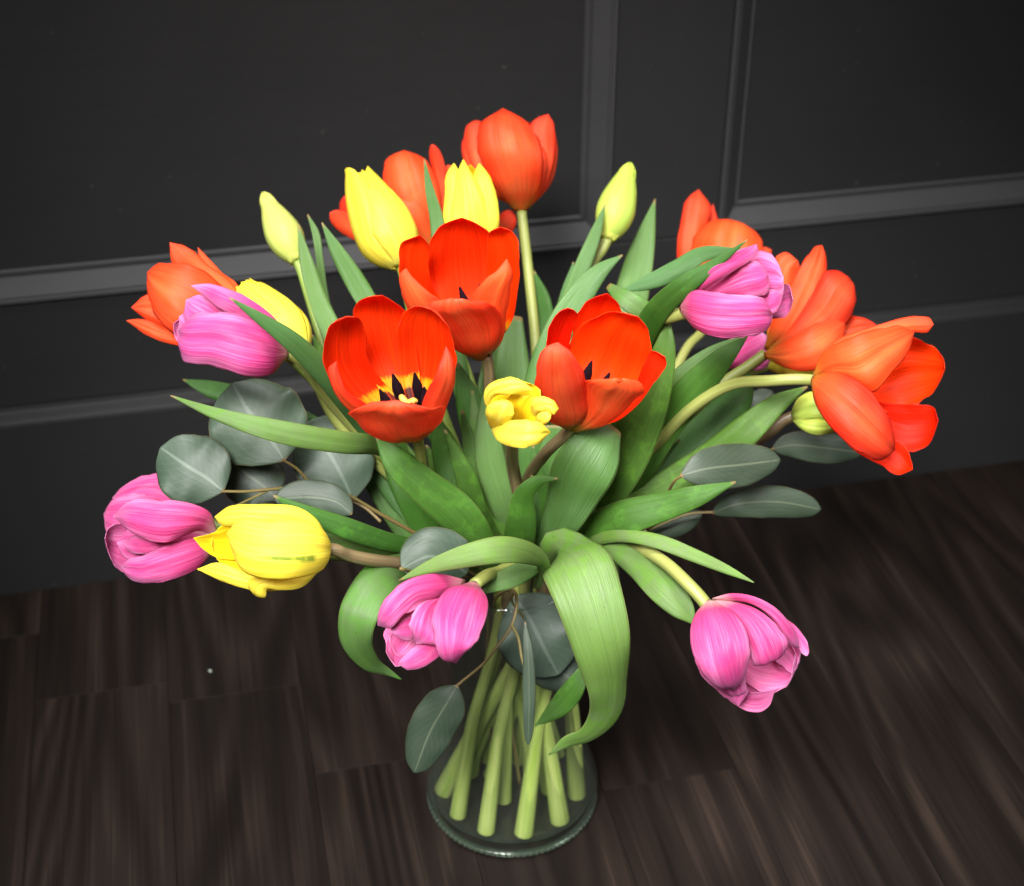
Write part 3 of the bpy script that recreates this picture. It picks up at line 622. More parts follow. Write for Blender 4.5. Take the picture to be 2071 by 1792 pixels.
def frame(base, tip):
    ax = (tip-base)/np.linalg.norm(tip-base); vd = nrm(CAM-base); e1 = vd-ax*np.dot(vd, ax); e1 /= np.linalg.norm(e1); e2 = np.cross(ax, e1)
    return ax, e1, -e2 if False else e2
def base_tip(b, tb, tp, L, s):
    B = at(*b, tb); lo = None
    # tip on the ray at distance L
    d = FWD+(tp[0]-CX)/F*RT+(CY-tp[1])/F*UP; o = CAM-B
    A_ = np.dot(d, d); Bq = 2*np.dot(o, d); Cq = np.dot(o, o)-L*L; D = Bq*Bq-4*A_*Cq
    t = (-Bq+s*math.sqrt(D))/(2*A_) if D > 0 else -Bq/(2*A_)
    T_ = CAM+d*t; T_ = B+(T_-B)/np.linalg.norm(T_-B)*L
    return B, T_
def centre_parts(key, B, ax, e1, e2, L, R):
    for k in range(6):
        a = RAD(60*k+12); er = math.cos(a)*e1+math.sin(a)*e2
        p0 = B+ax*L*.05+er*R*.14; p1 = B+ax*L*.20+er*R*.26; p2 = B+ax*L*.33+er*R*.31; p3 = B+ax*L*.58+er*R*.36
        me = tube('stamen', [p0, p1, p2, p2*.6+p3*.4, p3], [.0009, .0010, .0024, .0026, .0005], 8, n=14)
        add(key, link('stamen', me, [M['dark']]))
    me = tube('pistil', [B+ax*L*.03, B+ax*L*.2, B+ax*L*.40], [.003, .0030, .0023], 10, n=8); ps = add(key, link('pistil', me, [M['cream']]))
    for k in range(3):
        a = RAD(120*k+80); er = math.cos(a)*e1+math.sin(a)*e2
        me = tube('stigma', [B+ax*L*.39, B+ax*L*.41+er*.0022, B+ax*L*.425+er*.0040, B+ax*L*.41+er*.0050], [.0020, .0019, .0016, .0008], 8, n=8)
        st = link("stigma", me, [M["cream"]]); st.parent = ps
def cup_tulip(key, col, label, b, tb, tp, L, R, s, petals, way, neckang, foot, smat='stem', centre=False, seed=0, r=.0037, **kw):
    B, T_ = base_tip(b, tb, tp, L, s); ax, e1, e2 = frame(B, T_)
    tulip(key, col, label, B, ax, way, neckang, foot, smat, r)
    mo, mi = {'red': ('red_out', 'red_in'), 'pink': ('pink_out', 'pink_in'), 'yel': ('yel_out', 'yel_in'), 'bud': ('bud_out', 'bud_out'), 'gbud': ('gbud_out', 'gbud_out')}[col]
    for i, p in enumerate(petals):
        q = dict(az=0, rt=.9, ln=1., wd=1.1, inset=1.); q.update(kw); q.update(p); ln = q.pop('ln')
        me = cup_petal('petal', B, ax, e1, e2, L*ln, R, seed=seed*10+i, **q)
        add(key, link('petal', me, [M[mo], M[mi]]))
    if centre: centre_parts(key, B, ax, e1, e2, L, R)
    return B, ax, e1, e2
def six(rt_o, rt_i, wd_o=1.18, wd_i=1.1, rot=0, jit=6, ljit=.05, seed=0, inset=.93):
    rr = random.Random(seed); out = []
    for k in range(3): out.append(dict(az=rot+120*k+rr.uniform(-jit, jit), rt=rt_o+rr.uniform(-.06, .06), wd=wd_o, ln=1+rr.uniform(-ljit, ljit)))
    for k in range(3): out.append(dict(az=rot+60+120*k+rr.uniform(-jit, jit), rt=rt_i+rr.uniform(-.06, .06), wd=wd_i, ln=1+rr.uniform(-ljit, ljit), inset=inset))
    return out
def custom_tulip(key, col, label, b, tb, axp, petals, way, neckang, foot, smat='stem', seed=0, shape='petal', lobes=0., wav=.05, r=.0037, th=.00045, centre=None, rip=.03):
    """petals: (points (x,y,mm from the base depth), half width, arc, roll[, shape])"""
    B = at(*b, tb); T_ = at(axp[0], axp[1], tb+axp[2]*.001); ax = nrm(T_-B)
    tulip(key, col, label, B, ax, way, neckang, foot, smat, r)
    mo, mi = {'red': ('red_out', 'red_in'), 'pink': ('pink_out', 'pink_in'), 'yel': ('yel_out', 'yel_in'), 'gbud': ('gbud_out', 'gbud_out')}[col]
    if key == 'R1': mi = 'red_open_in'
    if centre:
        a_, e1, e2 = frame(B, T_); centre_parts(key, B, a_, e1, e2, centre, .029)
    for i, p in enumerate(petals):
        if isinstance(p[1], list):
            me = loft('petal', p[0], p[1], p[2], p[3], tb, p[4] if len(p) > 4 else 0, seed*10+i, th, rip=rip)
        else:
          pts = [(x, y, tb+d*.001) for x, y, d in p[0]]
          me = ribbon('petal', pts, p[1], p[2], p[3] if len(p) > 3 else 0, p[4] if len(p) > 4 else shape, th=th, nu=16, nv=30, seed=seed*10+i, wav=wav, lobes=lobes, groove=.05, edge_flip=.0 if lobes == 0 else .12)
        o = add(key, link('petal', me, [M[mo if not (key == 'Y1' and i == len(petals)-1) else 'yel_streak'], M[mi]]))
        if key == 'Y1' and i == len(petals)-1: o['label'] = 'broad front petal with a thin green streak'
fv = [foot_pt(*p) for p in feet_vis]
H = feet_hid
# ---- red tulips
custom_tulip('R1', 'red', 'frontmost wide open red tulip showing its dark stamens and cream pistil', (843, 884), .725, (792, 718, -48), [
    ([(835, 870), (775, 800), (722, 700), (716, 625), (735, 605), (773, 597)], [(850, 870), (850, 780), (840, 690), (825, 634), (797, 612), (773, 597)], [0, 6, -8, -28], -0.22, 0),
    ([(840, 870), (815, 790), (805, 700), (812, 640), (840, 621), (872, 626)], [(860, 872), (900, 800), (922, 740), (915, 690), (900, 652), (872, 626)], [0, 3, -16, -34], -0.24, 6),
    ([(830, 875), (730, 835), (662, 760), (655, 697), (668, 660), (700, 641)], [(845, 870), (800, 800), (745, 730), (738, 670), (728, 645), (700, 641)], [0, 2, -20, -42], -0.24, -6),
    ([(835, 885), (770, 868), (700, 825), (672, 780), (664, 745), (681, 730)], [(845, 880), (790, 845), (735, 812), (698, 785), (686, 755), (681, 730)], [0, -22, -46, -54], 0.3, 4),
    ([(835, 885), (845, 850), (858, 805), (877, 770), (890, 735), (902, 700)], [(850, 888), (885, 860), (908, 810), (921, 765), (917, 728), (902, 700)], [0, -24, -46, -50], 0.3, -4),
    ([(826, 893), (770, 890), (730, 862), (706, 837), (745, 818), (800, 809)], [(850, 893), (880, 870), (896, 845), (900, 827), (860, 820), (800, 809)], [0, -30, -60, -66], 0.16, 0)],

    [(858, 960, .755), (905, 1060, .80)], 250, fv[2], 'stem_olive', seed=1, wav=.07, centre=.064, rip=.045)
custom_tulip('R2', 'red', 'open red tulip just above and right of the frontmost one, two dark stamens showing', (985, 720), .785, (925, 540, -42), [
    ([(960, 700), (890, 640), (862, 560), (862, 510), (885, 462), (934, 440)], [(990, 700), (1005, 640), (1015, 570), (1010, 515), (985, 465), (934, 440)], [0, 8, -4, -20], -0.2, 0),
    ([(950, 700), (860, 630), (815, 580), (807, 530), (812, 492), (850, 475)], [(980, 700), (930, 640), (880, 590), (866, 540), (870, 500), (850, 475)], [0, 4, -14, -28], -0.24, -6),
    ([(975, 712), (985, 640), (990, 560), (985, 510), (989, 472), (1012, 459)], [(1008, 692), (1035, 650), (1048, 580), (1051, 510), (1040, 472), (1012, 459)], [0, -4, -20, -34], -0.25, 6),
    ([(970, 720), (880, 690), (830, 640), (812, 590), (808, 555), (821, 542)], [(985, 715), (940, 660), (900, 617), (870, 592), (842, 568), (821, 542)], [0, -22, -44, -52], 0.26, 4),
    ([(965, 722), (950, 660), (952, 607), (975, 572), (1003, 548), (1025, 523)], [(990, 722), (1015, 690), (1024, 640), (1032, 590), (1036, 550), (1025, 523)], [0, -24, -44, -50], 0.26, -4),
    ([(960, 728), (915, 705), (880, 660), (862, 628), (868, 612), (920, 610)], [(985, 725), (1010, 690), (1015, 650), (1003, 622), (975, 609), (920, 610)], [0, -28, -56, -62], 0.2, 0)],

    [(990, 800, .80), (1010, 960, .82)], 100, H[0], 'stem_brown', seed=2, wav=.07, centre=.070, rip=.045)
custom_tulip('R3', 'red', 'open red tulip tilted to the right beside the small yellow one', (1158, 858), .740, (1222, 690, -44), [
    ([(1155, 850), (1150, 760), (1158, 690), (1163, 640), (1190, 608), (1228, 593)], [(1185, 850), (1250, 760), (1270, 700), (1262, 650), (1250, 615), (1228, 593)], [0, 10, 0, -18], -0.2, 0),
    ([(1140, 855), (1105, 790), (1104, 710), (1112, 662), (1127, 634), (1148, 623)], [(1170, 850), (1165, 770), (1150, 710), (1160, 660), (1166, 632), (1148, 623)], [0, 2, -14, -28], -0.28, -6),
    ([(1155, 855), (1140, 780), (1145, 715), (1172, 662), (1225, 633), (1290, 640)], [(1175, 858), (1240, 830), (1295, 780), (1314, 720), (1312, 670), (1290, 640)], [0, 2, -12, -32], -0.2, 4),
    ([(1165, 862), (1230, 815), (1285, 775), (1303, 735), (1318, 710), (1345, 722)], [(1180, 868), (1250, 850), (1300, 805), (1330, 765), (1348, 738), (1345, 722)], [0, -12, -28, -38], -0.22, 4),
    ([(1150, 868), (1175, 835), (1185, 795), (1183, 772), (1205, 766), (1250, 773)], [(1175, 872), (1225, 860), (1275, 820), (1303, 785), (1290, 770), (1250, 773)], [0, -26, -50, -58], 0.2, 0),
    ([(1140, 866), (1100, 845), (1083, 795), (1085, 745), (1100, 704), (1128, 692)], [(1165, 867), (1195, 835), (1193, 795), (1178, 750), (1155, 712), (1128, 692)], [0, -30, -56, -60], 0.2, 0)],

    [(1105, 915, .755), (1060, 1010, .80)], 320, fv[4], 'stem_brown', seed=3, wav=.07, centre=.060, rip=.045)
custom_tulip('R4', 'red', 'upright red tulip standing highest in the bouquet with an orange flushed outer petal', (1055, 430), .90, (1030, 240, 0), [
    ([(1050, 420), (980, 300), (1000, 250), (1040, 240)], [(1055, 420), (1110, 320), (1090, 260), (1040, 240)], [6, 22, 20, 12], -0.1, 0),
    ([(1040, 420), (960, 370), (936, 320), (934, 290), (940, 275)], [(1045, 420), (980, 360), (955, 310), (950, 290), (940, 275)], [6, 12, 10, 6], 0.2, 0),
    ([(1060, 425), (1100, 350), (1112, 300), (1124, 275)], [(1064, 428), (1115, 370), (1127, 320), (1127, 290), (1124, 275)], [6, 12, 10, 6], 0.2, 0),
    ([(1040, 420), (975, 370), (948, 320), (939, 280), (943, 255), (960, 244)], [(1045, 420), (1000, 360), (975, 300), (975, 265), (975, 247), (960, 244)], [2, -4, -4, 0], 0.2, 0),
    ([(1060, 420), (1080, 360), (1078, 300), (1070, 256), (1088, 238), (1109, 231)], [(1062, 428), (1100, 385), (1118, 330), (1123, 280), (1120, 250), (1109, 231)], [2, 0, 0, 2], 0.16, 0),
    ([(1058, 425), (1078, 380), (1078, 330), (1085, 305), (1098, 297)], [(1062, 428), (1090, 390), (1104, 345), (1106, 315), (1098, 297)], [0, -10, -12, -8], 0.25, 0),
    ([(1040, 427), (1005, 385), (975, 330), (964, 280), (980, 243), (1017, 219)], [(1066, 427), (1090, 380), (1098, 315), (1088, 280), (1062, 243), (1017, 219)], [0, -20, -24, -10], 0.2, 0)],
    [(1070, 560, .90), (1083, 690, .89), (1092, 900, .87)], 70, H[1], 'stem_olive', seed=4, r=.0036, rip=.04)
custom_tulip('R5', 'red', 'splayed red tulip behind the two tall yellow ones near the top', (872, 505), .90, (800, 330, 0), [
    ([(880, 500, 6), (890, 430, 6), (886, 350, 4), (874, 292, 0)], 16, .68, 20),
    ([(870, 510, 8), (780, 475, 12), (722, 430, 8), (702, 392, 4)], 32, .64),
    ([(860, 512, 6), (770, 485, 8), (705, 455, 4), (668, 430, 0)], 22, .64),
    ([(885, 505, 10), (925, 440, 14), (918, 380, 12), (906, 334, 10)], 22, .7),
    ([(880, 505, 10), (960, 480, 12), (1020, 455, 10), (1033, 425, 8)], 22, .7),
    ([(860, 505), (795, 420), (774, 360), (783, 320), (817, 304)], [(885, 505), (892, 420), (878, 350), (856, 319), (817, 304)], [0, -8, -8, -2], .2, 0),
    #([(875, 505, 0), (852, 430, -8), (826, 360, -8), (818, 303, -2)], 56, .68),
    ([(868, 505, -4), (845, 440, -14), (808, 405, -14), (790, 380, -8)], 32, .68)],
    [(890, 600, .89), (960, 800, .87)], 120, fv[3], seed=5, shape='broad', wav=.09)
custom_tulip('R6', 'red', 'red tulip on its side at the far upper left behind a pink one', (505, 655), .80, (310, 570, 0), [
    ([(500, 630), (470, 572), (420, 535), (380, 500), (343, 490)], [(495, 645), (430, 580), (385, 550), (350, 535), (343, 490)], [8, 6, 4, 2], 0.2, 0),
    ([(500, 625), (480, 575), (450, 552), (420, 520), (400, 500)], [(500, 640), (460, 580), (430, 560), (405, 530), (400, 500)], [12, 12, 10, 8], 0.2, 0),
    ([(490, 640), (380, 610), (320, 590), (290, 600), (265, 622)], [(490, 670), (400, 690), (340, 668), (300, 650), (265, 622)], [6, 2, 0, 0], 0.16, 0),
    ([(490, 670), (400, 680), (335, 662), (285, 645), (255, 648)], [(490, 690), (410, 705), (350, 697), (300, 680), (255, 648)], [8, 2, -2, 0], 0.16, 0),
    ([(500, 640), (450, 580), (400, 540), (350, 531), (318, 535), (298, 550)], [(490, 680), (420, 695), (360, 680), (322, 648), (300, 600), (298, 550)], [-2, -12, -14, -4], 0.18, 0)],

    [(580, 715, .80), (664, 800, .80), (800, 950, .82)], 170, fv[5], seed=6, shape='broad', wav=.09, rip=.045)
custom_tulip('R7', 'red', 'red tulip with two tall petals behind the pink tulip at upper right', (1430, 645), .93, (1450, 440, 0), [
    ([(1420, 630), (1420, 500), (1435, 430), (1442, 412)], [(1440, 630), (1450, 500), (1455, 460), (1442, 412)], [10, 10, 6, 6], 0.2, 0),
    ([(1440, 640), (1500, 540), (1545, 500), (1560, 505)], [(1440, 660), (1530, 600), (1560, 540), (1560, 505)], [4, 4, 2, 0], 0.2, 0),
    ([(1415, 640), (1370, 530), (1376, 450), (1391, 400), (1413, 383)], [(1440, 640), (1420, 530), (1432, 460), (1438, 420), (1413, 383)], [0, -4, -4, 0], 0.24, 0),
    ([(1420, 640), (1395, 530), (1405, 480), (1435, 448), (1480, 444)], [(1450, 640), (1530, 570), (1545, 520), (1535, 475), (1480, 444)], [-6, -16, -16, -6], 0.18, 0)],

    [(1392, 700, .91), (1340, 800, .89), (1230, 980, .86)], 20, H[4], 'stem_olive', seed=7, shape='broad', wav=.09, rip=.045)
custom_tulip('R8', 'red', 'red tulip with spread petals between the pink one and the far right red one', (1545, 718), .845, (1690, 590, 0), [
    ([(1550, 705), (1555, 600), (1570, 520), (1590, 510), (1614, 528)], [(1560, 705), (1600, 620), (1610, 560), (1617, 540), (1614, 528)], [12, 14, 10, 8], 0.2, 0),
    ([(1560, 715), (1650, 660), (1705, 640), (1745, 642), (1772, 656)], [(1560, 725), (1640, 715), (1700, 700), (1745, 680), (1772, 656)], [4, 6, 4, 2], 0.2, 0),
    ([(1545, 705), (1565, 640), (1600, 570), (1635, 515), (1650, 498), (1663, 496)], [(1555, 712), (1610, 690), (1645, 640), (1668, 580), (1671, 520), (1663, 496)], [2, -4, -4, 2], 0.2, 0),
    ([(1548, 712), (1600, 660), (1640, 600), (1665, 555), (1690, 547), (1723, 569)], [(1552, 718), (1640, 690), (1705, 660), (1730, 620), (1731, 590), (1723, 569)], [-2, -10, -12, -2], 0.18, 0),
    ([(1546, 712), (1590, 690), (1650, 655), (1700, 640), (1712, 650)], [(1546, 724), (1600, 748), (1660, 746), (1700, 700), (1712, 650)], [-6, -18, -18, -6], 0.2, 0)],

    [(1470, 770, .845), (1400, 832, .84), (1300, 935, .84)], 350, H[5], 'stem_olive', seed=8, shape='broad', wav=.09, rip=.045)
custom_tulip('R9', 'red', 'fully opened red tulip leaning out at the far right on a long bare stem', (1642, 768), .765, (1860, 800, 20), [
    ([(1680, 765), (1760, 730), (1830, 680), (1880, 697), (1905, 722), (1911, 745)], [(1690, 780), (1760, 830), (1815, 832), (1860, 815), (1893, 785), (1911, 745)], [24, 34, 30, 16], -0.16, 0),
    ([(1690, 790), (1790, 815), (1850, 818), (1885, 822), (1898, 850)], [(1690, 800), (1780, 870), (1830, 912), (1878, 900), (1898, 850)], [24, 32, 28, 18], -0.14, 0),
    ([(1644, 755), (1690, 690), (1760, 662), (1845, 640), (1880, 643), (1888, 656)], [(1648, 760), (1720, 705), (1790, 678), (1850, 672), (1875, 672), (1888, 656)], [6, 6, 4, 0], 0.2, 0),
    ([(1650, 780), (1750, 870), (1825, 898), (1843, 930), (1846, 950)], [(1648, 785), (1720, 905), (1780, 940), (1815, 960), (1846, 950)], [10, 12, 8, 2], -0.2, 0),
    ([(1644, 762), (1662, 716), (1710, 686), (1768, 667), (1822, 659), (1849, 672)], [(1650, 764), (1720, 772), (1762, 794), (1805, 752), (1840, 705), (1849, 672)], [0, -14, -16, -4], 0.16, 0),
    ([(1645, 760), (1690, 752), (1745, 778), (1785, 825), (1808, 870), (1810, 912)], [(1640, 775), (1648, 815), (1685, 870), (1735, 912), (1780, 931), (1810, 912)], [-2, -18, -20, -6], 0.2, 0)],

    [(1560, 770, .77), (1480, 778, .785), (1400, 825, .80), (1310, 920, .82), (1220, 1020, .835)], 340, fv[7], 'stem_olive', seed=9, shape='broad', wav=.09, r=.0040, rip=.045)
# ---- pink tulips
custom_tulip('P1', 'pink', 'pink tulip at upper left crossed by a green leaf tip', (582, 712), .735, (380, 650, 0), [
    ([(540, 700), (440, 650), (400, 640), (372, 640), (350, 655)], [(540, 715), (440, 690), (390, 690), (358, 690), (350, 655)], [12, 12, 8, 4], -0.2, 0),
    ([(560, 700), (510, 650), (455, 622), (410, 596), (376, 606)], [(560, 715), (480, 680), (420, 665), (374, 648), (376, 606)], [8, 0, -4, -2], 0.14, 0),
    ([(560, 705), (500, 660), (440, 640), (400, 618), (362, 640)], [(560, 715), (480, 690), (420, 680), (366, 676), (362, 640)], [8, 2, 0, 2], 0.16, 0),
    ([(582, 700), (565, 655), (525, 617), (470, 587), (420, 574), (386, 577)], [(578, 712), (540, 675), (500, 645), (455, 632), (420, 605), (386, 577)], [4, -6, -10, -2], 0.2, 0),
    ([(582, 705), (545, 664), (490, 638), (430, 631), (385, 643), (358, 668)], [(582, 720), (550, 757), (500, 762), (430, 740), (376, 732), (358, 668)], [-2, -20, -22, -6], 0.2, 0)],

    [(640, 778, .76), (700, 850, .79), (860, 1010, .82)], 200, fv[1], 'stem_olive', seed=11, shape='blunt', lobes=.07, wav=.13, rip=.055)
custom_tulip('P2', 'pink', 'pink tulip at the far left half hidden behind the round eucalyptus leaf', (400, 1050), .80, (240, 1010, 0), [
    ([(400, 1040), (330, 990), (280, 985), (240, 1000), (218, 1040)], [(400, 1070), (330, 1080), (280, 1085), (240, 1070), (218, 1040)], [8, 8, 6, 4], 0.1, 0),
    ([(400, 1030), (340, 960), (300, 960), (255, 978), (227, 1008)], [(400, 1060), (330, 1030), (290, 1018), (250, 1020), (227, 1008)], [2, -6, -8, 0], 0.2, 0),
    ([(400, 1040), (320, 1000), (265, 1000), (228, 1012), (210, 1039)], [(400, 1070), (320, 1090), (260, 1090), (218, 1076), (210, 1039)], [0, -8, -12, -2], 0.16, 0)],

    [(520, 1085, .80), (700, 1120, .81), (900, 1130, .83)], 190, H[6], seed=12, shape='blunt', lobes=.07, wav=.08, rip=.055)
custom_tulip('P3', 'pink', 'pink tulip at lower left directly left of the big yellow one', (440, 1082), .735, (230, 1105, 0), [
    ([(400, 1080), (300, 1050), (250, 1055), (222, 1066), (212, 1090)], [(400, 1100), (300, 1150), (262, 1162), (232, 1145), (212, 1090)], [18, 26, 18, 8], -0.16, 0),
    ([(430, 1075), (340, 1062), (290, 1068), (258, 1072), (236, 1098)], [(430, 1100), (340, 1120), (290, 1132), (252, 1128), (236, 1098)], [10, 4, 2, 2], 0.12, 0),
    ([(430, 1078), (350, 1085), (300, 1088), (268, 1084), (250, 1100)], [(430, 1098), (350, 1118), (300, 1122), (262, 1116), (250, 1100)], [6, -4, -6, -2], 0.2, 0),
    ([(438, 1085), (390, 1088), (330, 1105), (285, 1124), (262, 1130), (245, 1146)], [(436, 1110), (400, 1150), (350, 1172), (295, 1180), (258, 1168), (245, 1146)], [2, -12, -14, -2], 0.2, 0),
    ([(438, 1070), (425, 1037), (385, 1018), (320, 1011), (262, 1013), (228, 1045)], [(436, 1085), (400, 1074), (365, 1088), (330, 1098), (270, 1078), (228, 1045)], [0, -16, -18, -6], 0.2, 0)],

    [(540, 1100, .75), (700, 1125, .78), (900, 1130, .82)], 210, H[7], seed=13, shape='blunt', lobes=.07, wav=.13, rip=.055)
custom_tulip('P4', 'pink', 'pink tulip hanging low in front of the vase neck', (962, 1180), .715, (820, 1310, -25), [
    ([(940, 1190), (800, 1220), (780, 1270), (785, 1320), (830, 1347)], [(950, 1200), (955, 1290), (900, 1320), (870, 1340), (830, 1347)], [4, 4, -6, -16], -.12, 0),
    ([(900, 1220), (820, 1270), (785, 1290), (782, 1320), (800, 1348)], [(900, 1240), (850, 1310), (830, 1330), (815, 1345), (800, 1348)], [0, -4, -14, -22], -0.25, 0),
    ([(900, 1205), (830, 1245), (800, 1262), (788, 1295), (800, 1325)], [(900, 1225), (880, 1290), (860, 1320), (835, 1335), (800, 1325)], [-4, -8, -12, -14], -0.2, 0),
    ([(900, 1200), (840, 1232), (805, 1250), (788, 1278)], [(900, 1215), (860, 1275), (825, 1295), (788, 1278)], [-4, -16, -24, -26], 0.2, 0),
    ([(925, 1230), (865, 1290), (835, 1310), (812, 1332), (806, 1342)], [(930, 1250), (895, 1320), (860, 1348), (825, 1355), (806, 1342)], [-4, -22, -28, -26], 0.22, 0),
    ([(925, 1190), (880, 1208), (850, 1222), (828, 1260), (842, 1302)], [(930, 1200), (890, 1225), (880, 1265), (886, 1300), (842, 1302)], [-6, -24, -32, -28], 0.16, 0),
    ([(940, 1172), (880, 1160), (820, 1175), (780, 1210), (766, 1238), (764, 1265)], [(935, 1185), (890, 1207), (845, 1218), (815, 1245), (790, 1270), (764, 1265)], [-2, -26, -34, -26], 0.2, 0),
    ([(955, 1176), (900, 1195), (875, 1245), (880, 1295), (893, 1332), (922, 1342)], [(965, 1178), (988, 1213), (982, 1255), (958, 1305), (942, 1318), (922, 1342)], [-2, -30, -42, -32], 0.2, 0)],

    [(1000, 1160, .745), (1070, 1140, .79)], 260, fv[6], 'stem_olive', seed=14, shape='blunt', lobes=.07, wav=.12, r=.0042, rip=.055)
custom_tulip('P5', 'pink', 'pink tulip drooping over the floor at lower right on an arching stem', (1428, 1222), .735, (1540, 1390, 0), [
    ([(1440, 1230), (1420, 1330), (1450, 1395), (1500, 1425), (1560, 1400)], [(1450, 1225), (1560, 1280), (1600, 1330), (1590, 1380), (1560, 1400)], [12, 28, 26, 14], -.12, 0),
    ([(1470, 1220), (1570, 1270), (1605, 1280), (1618, 1310), (1612, 1345)], [(1470, 1240), (1560, 1330), (1585, 1350), (1605, 1362), (1612, 1345)], [14, 22, 18, 12], -0.14, 0),
    ([(1450, 1230), (1540, 1300), (1580, 1290), (1605, 1315), (1604, 1345)], [(1450, 1240), (1500, 1370), (1545, 1400), (1590, 1390), (1604, 1345)], [12, 22, 18, 10], -0.16, 0),
    ([(1440, 1240), (1480, 1350), (1500, 1390), (1520, 1400), (1567, 1395)], [(1430, 1250), (1440, 1360), (1480, 1420), (1520, 1440), (1553, 1432), (1567, 1395)], [12, 20, 14, 6], -0.18, 0),
    ([(1450, 1300), (1458, 1370), (1470, 1405), (1494, 1428)], [(1460, 1300), (1500, 1365), (1512, 1400), (1494, 1428)], [8, 4, 2, 2], 0.2, 0),
    ([(1560, 1240, 6), (1600, 1270, 2), (1622, 1300, 0), (1631, 1326, 0)], 10, 0.8, 0),
    ([(1430, 1230), (1405, 1300), (1410, 1350), (1440, 1388), (1488, 1412)], [(1440, 1230), (1480, 1330), (1505, 1370), (1508, 1398), (1488, 1412)], [4, 0, -2, 2], 0.16, 0),
    ([(1440, 1212), (1470, 1240), (1498, 1275), (1510, 1310), (1526, 1347), (1562, 1334)], [(1455, 1210), (1530, 1232), (1572, 1266), (1592, 1298), (1584, 1325), (1562, 1334)], [2, -14, -18, -6], 0.16, 0),
    ([(1440, 1210), (1480, 1200), (1530, 1208), (1575, 1235), (1610, 1280), (1617, 1310)], [(1450, 1212), (1520, 1222), (1560, 1250), (1588, 1290), (1602, 1308), (1617, 1310)], [0, -10, -12, 0], 0.22, 0),
    ([(1430, 1214), (1403, 1245), (1396, 1290), (1412, 1345), (1445, 1385), (1485, 1396)], [(1440, 1214), (1480, 1235), (1512, 1280), (1517, 1330), (1508, 1365), (1485, 1396)], [-2, -24, -28, -10], 0.2, 0)],

    [(1390, 1180, .74), (1340, 1135, .76), (1270, 1100, .79), (1180, 1105, .83)], 330, fv[0], 'stem_olive', seed=15, shape='blunt', lobes=.07, wav=.12, r=.0040, rip=.055)
custom_tulip('P6', 'pink', 'pink tulip at upper right held in front of the spread red ones', (1386, 632), .745, (1580, 570, 5), [
    ([(1450, 600), (1560, 590), (1590, 573), (1604, 606)], [(1450, 620), (1560, 645), (1592, 638), (1604, 606)], [22, 28, 24, 14], -0.16, 0),
    ([(1400, 600), (1480, 540), (1535, 506), (1565, 520), (1585, 562)], [(1410, 610), (1500, 590), (1560, 600), (1582, 592), (1585, 562)], [14, 12, 10, 6], 0.12, 0),
    ([(1450, 610), (1520, 600), (1560, 585), (1584, 592)], [(1450, 625), (1530, 640), (1572, 630), (1584, 592)], [6, 0, -2, 2], 0.2, 0),
    ([(1385, 615), (1440, 575), (1490, 535), (1525, 530), (1551, 548)], [(1390, 622), (1460, 605), (1520, 602), (1553, 592), (1551, 548)], [6, -6, -10, -2], 0.16, 0),
    ([(1376, 612), (1390, 570), (1428, 534), (1475, 513), (1510, 500), (1530, 494)], [(1382, 615), (1420, 590), (1470, 557), (1510, 532), (1534, 508), (1530, 494)], [0, -14, -16, -2], 0.22, 0),
    ([(1376, 618), (1400, 588), (1440, 590), (1500, 597), (1540, 602), (1563, 640)], [(1376, 630), (1410, 667), (1455, 684), (1510, 680), (1548, 670), (1563, 640)], [-4, -24, -26, -8], 0.2, 0)],

    [(1325, 648, .77), (1290, 700, .80), (1200, 900, .83)], 40, H[8], 'stem_olive', seed=16, shape='blunt', lobes=.07, wav=.13, r=.0040, rip=.055)
custom_tulip('P7', 'pink', 'deep pink tulip almost hidden under the upper right pink one', (1455, 742), .88, (1540, 690, 0), [
    ([(1455, 742, 0), (1475, 725, -8), (1505, 705, -8), (1550, 680, 0)], 34, .9),
    ([(1455, 742, 2), (1490, 720, 0), (1530, 720, 0), (1560, 720, 0)], 30, .9)],
    [(1400, 745, .88), (1365, 760, .88), (1250, 950, .86)], 10, H[9], 'stem_olive', seed=17, shape='blunt', wav=.08)
# ---- yellow tulips
custom_tulip('Y1', 'yel', 'large yellow tulip with a green streak leaning left over the floor', (662, 1110), .705, (430, 1130, 0), [
    ([(600, 1090), (480, 1068), (440, 1075), (415, 1082), (391, 1088)], [(600, 1110), (480, 1132), (440, 1128), (412, 1112), (391, 1088)], [12, 14, 8, 0], -0.16, 0),
    ([(620, 1100), (500, 1060), (455, 1060), (432, 1080), (428, 1104)], [(620, 1130), (520, 1160), (470, 1152), (440, 1132), (428, 1104)], [10, 12, 10, 6], -0.2, 0),
    ([(665, 1095), (640, 1050), (600, 1025), (530, 1020), (465, 1024), (434, 1045)], [(655, 1105), (600, 1075), (540, 1066), (490, 1062), (450, 1064), (434, 1045)], [4, -8, -10, 0], 0.25, 0),
    ([(650, 1125), (580, 1150), (500, 1155), (440, 1138), (398, 1151)], [(655, 1150), (600, 1185), (530, 1196), (450, 1176), (398, 1151)], [4, -6, -8, 0], 0.2, 0),
    ([(640, 1130), (570, 1160), (520, 1165), (500, 1180), (516, 1205)], [(650, 1150), (610, 1188), (565, 1194), (541, 1192), (537, 1208), (516, 1205)], [2, -10, -14, -8], 0.2, 0),
    ([(668, 1100), (655, 1073), (610, 1054), (540, 1054), (485, 1050), (458, 1078)], [(668, 1115), (655, 1150), (610, 1167), (550, 1172), (490, 1155), (458, 1078)], [0, -26, -30, -10], 0.2, 0)],

    [(700, 1122, .715), (760, 1134, .73), (850, 1140, .76), (980, 1130, .80)], 230, fv[8], 'stem_brown', seed=21, r=.0036)
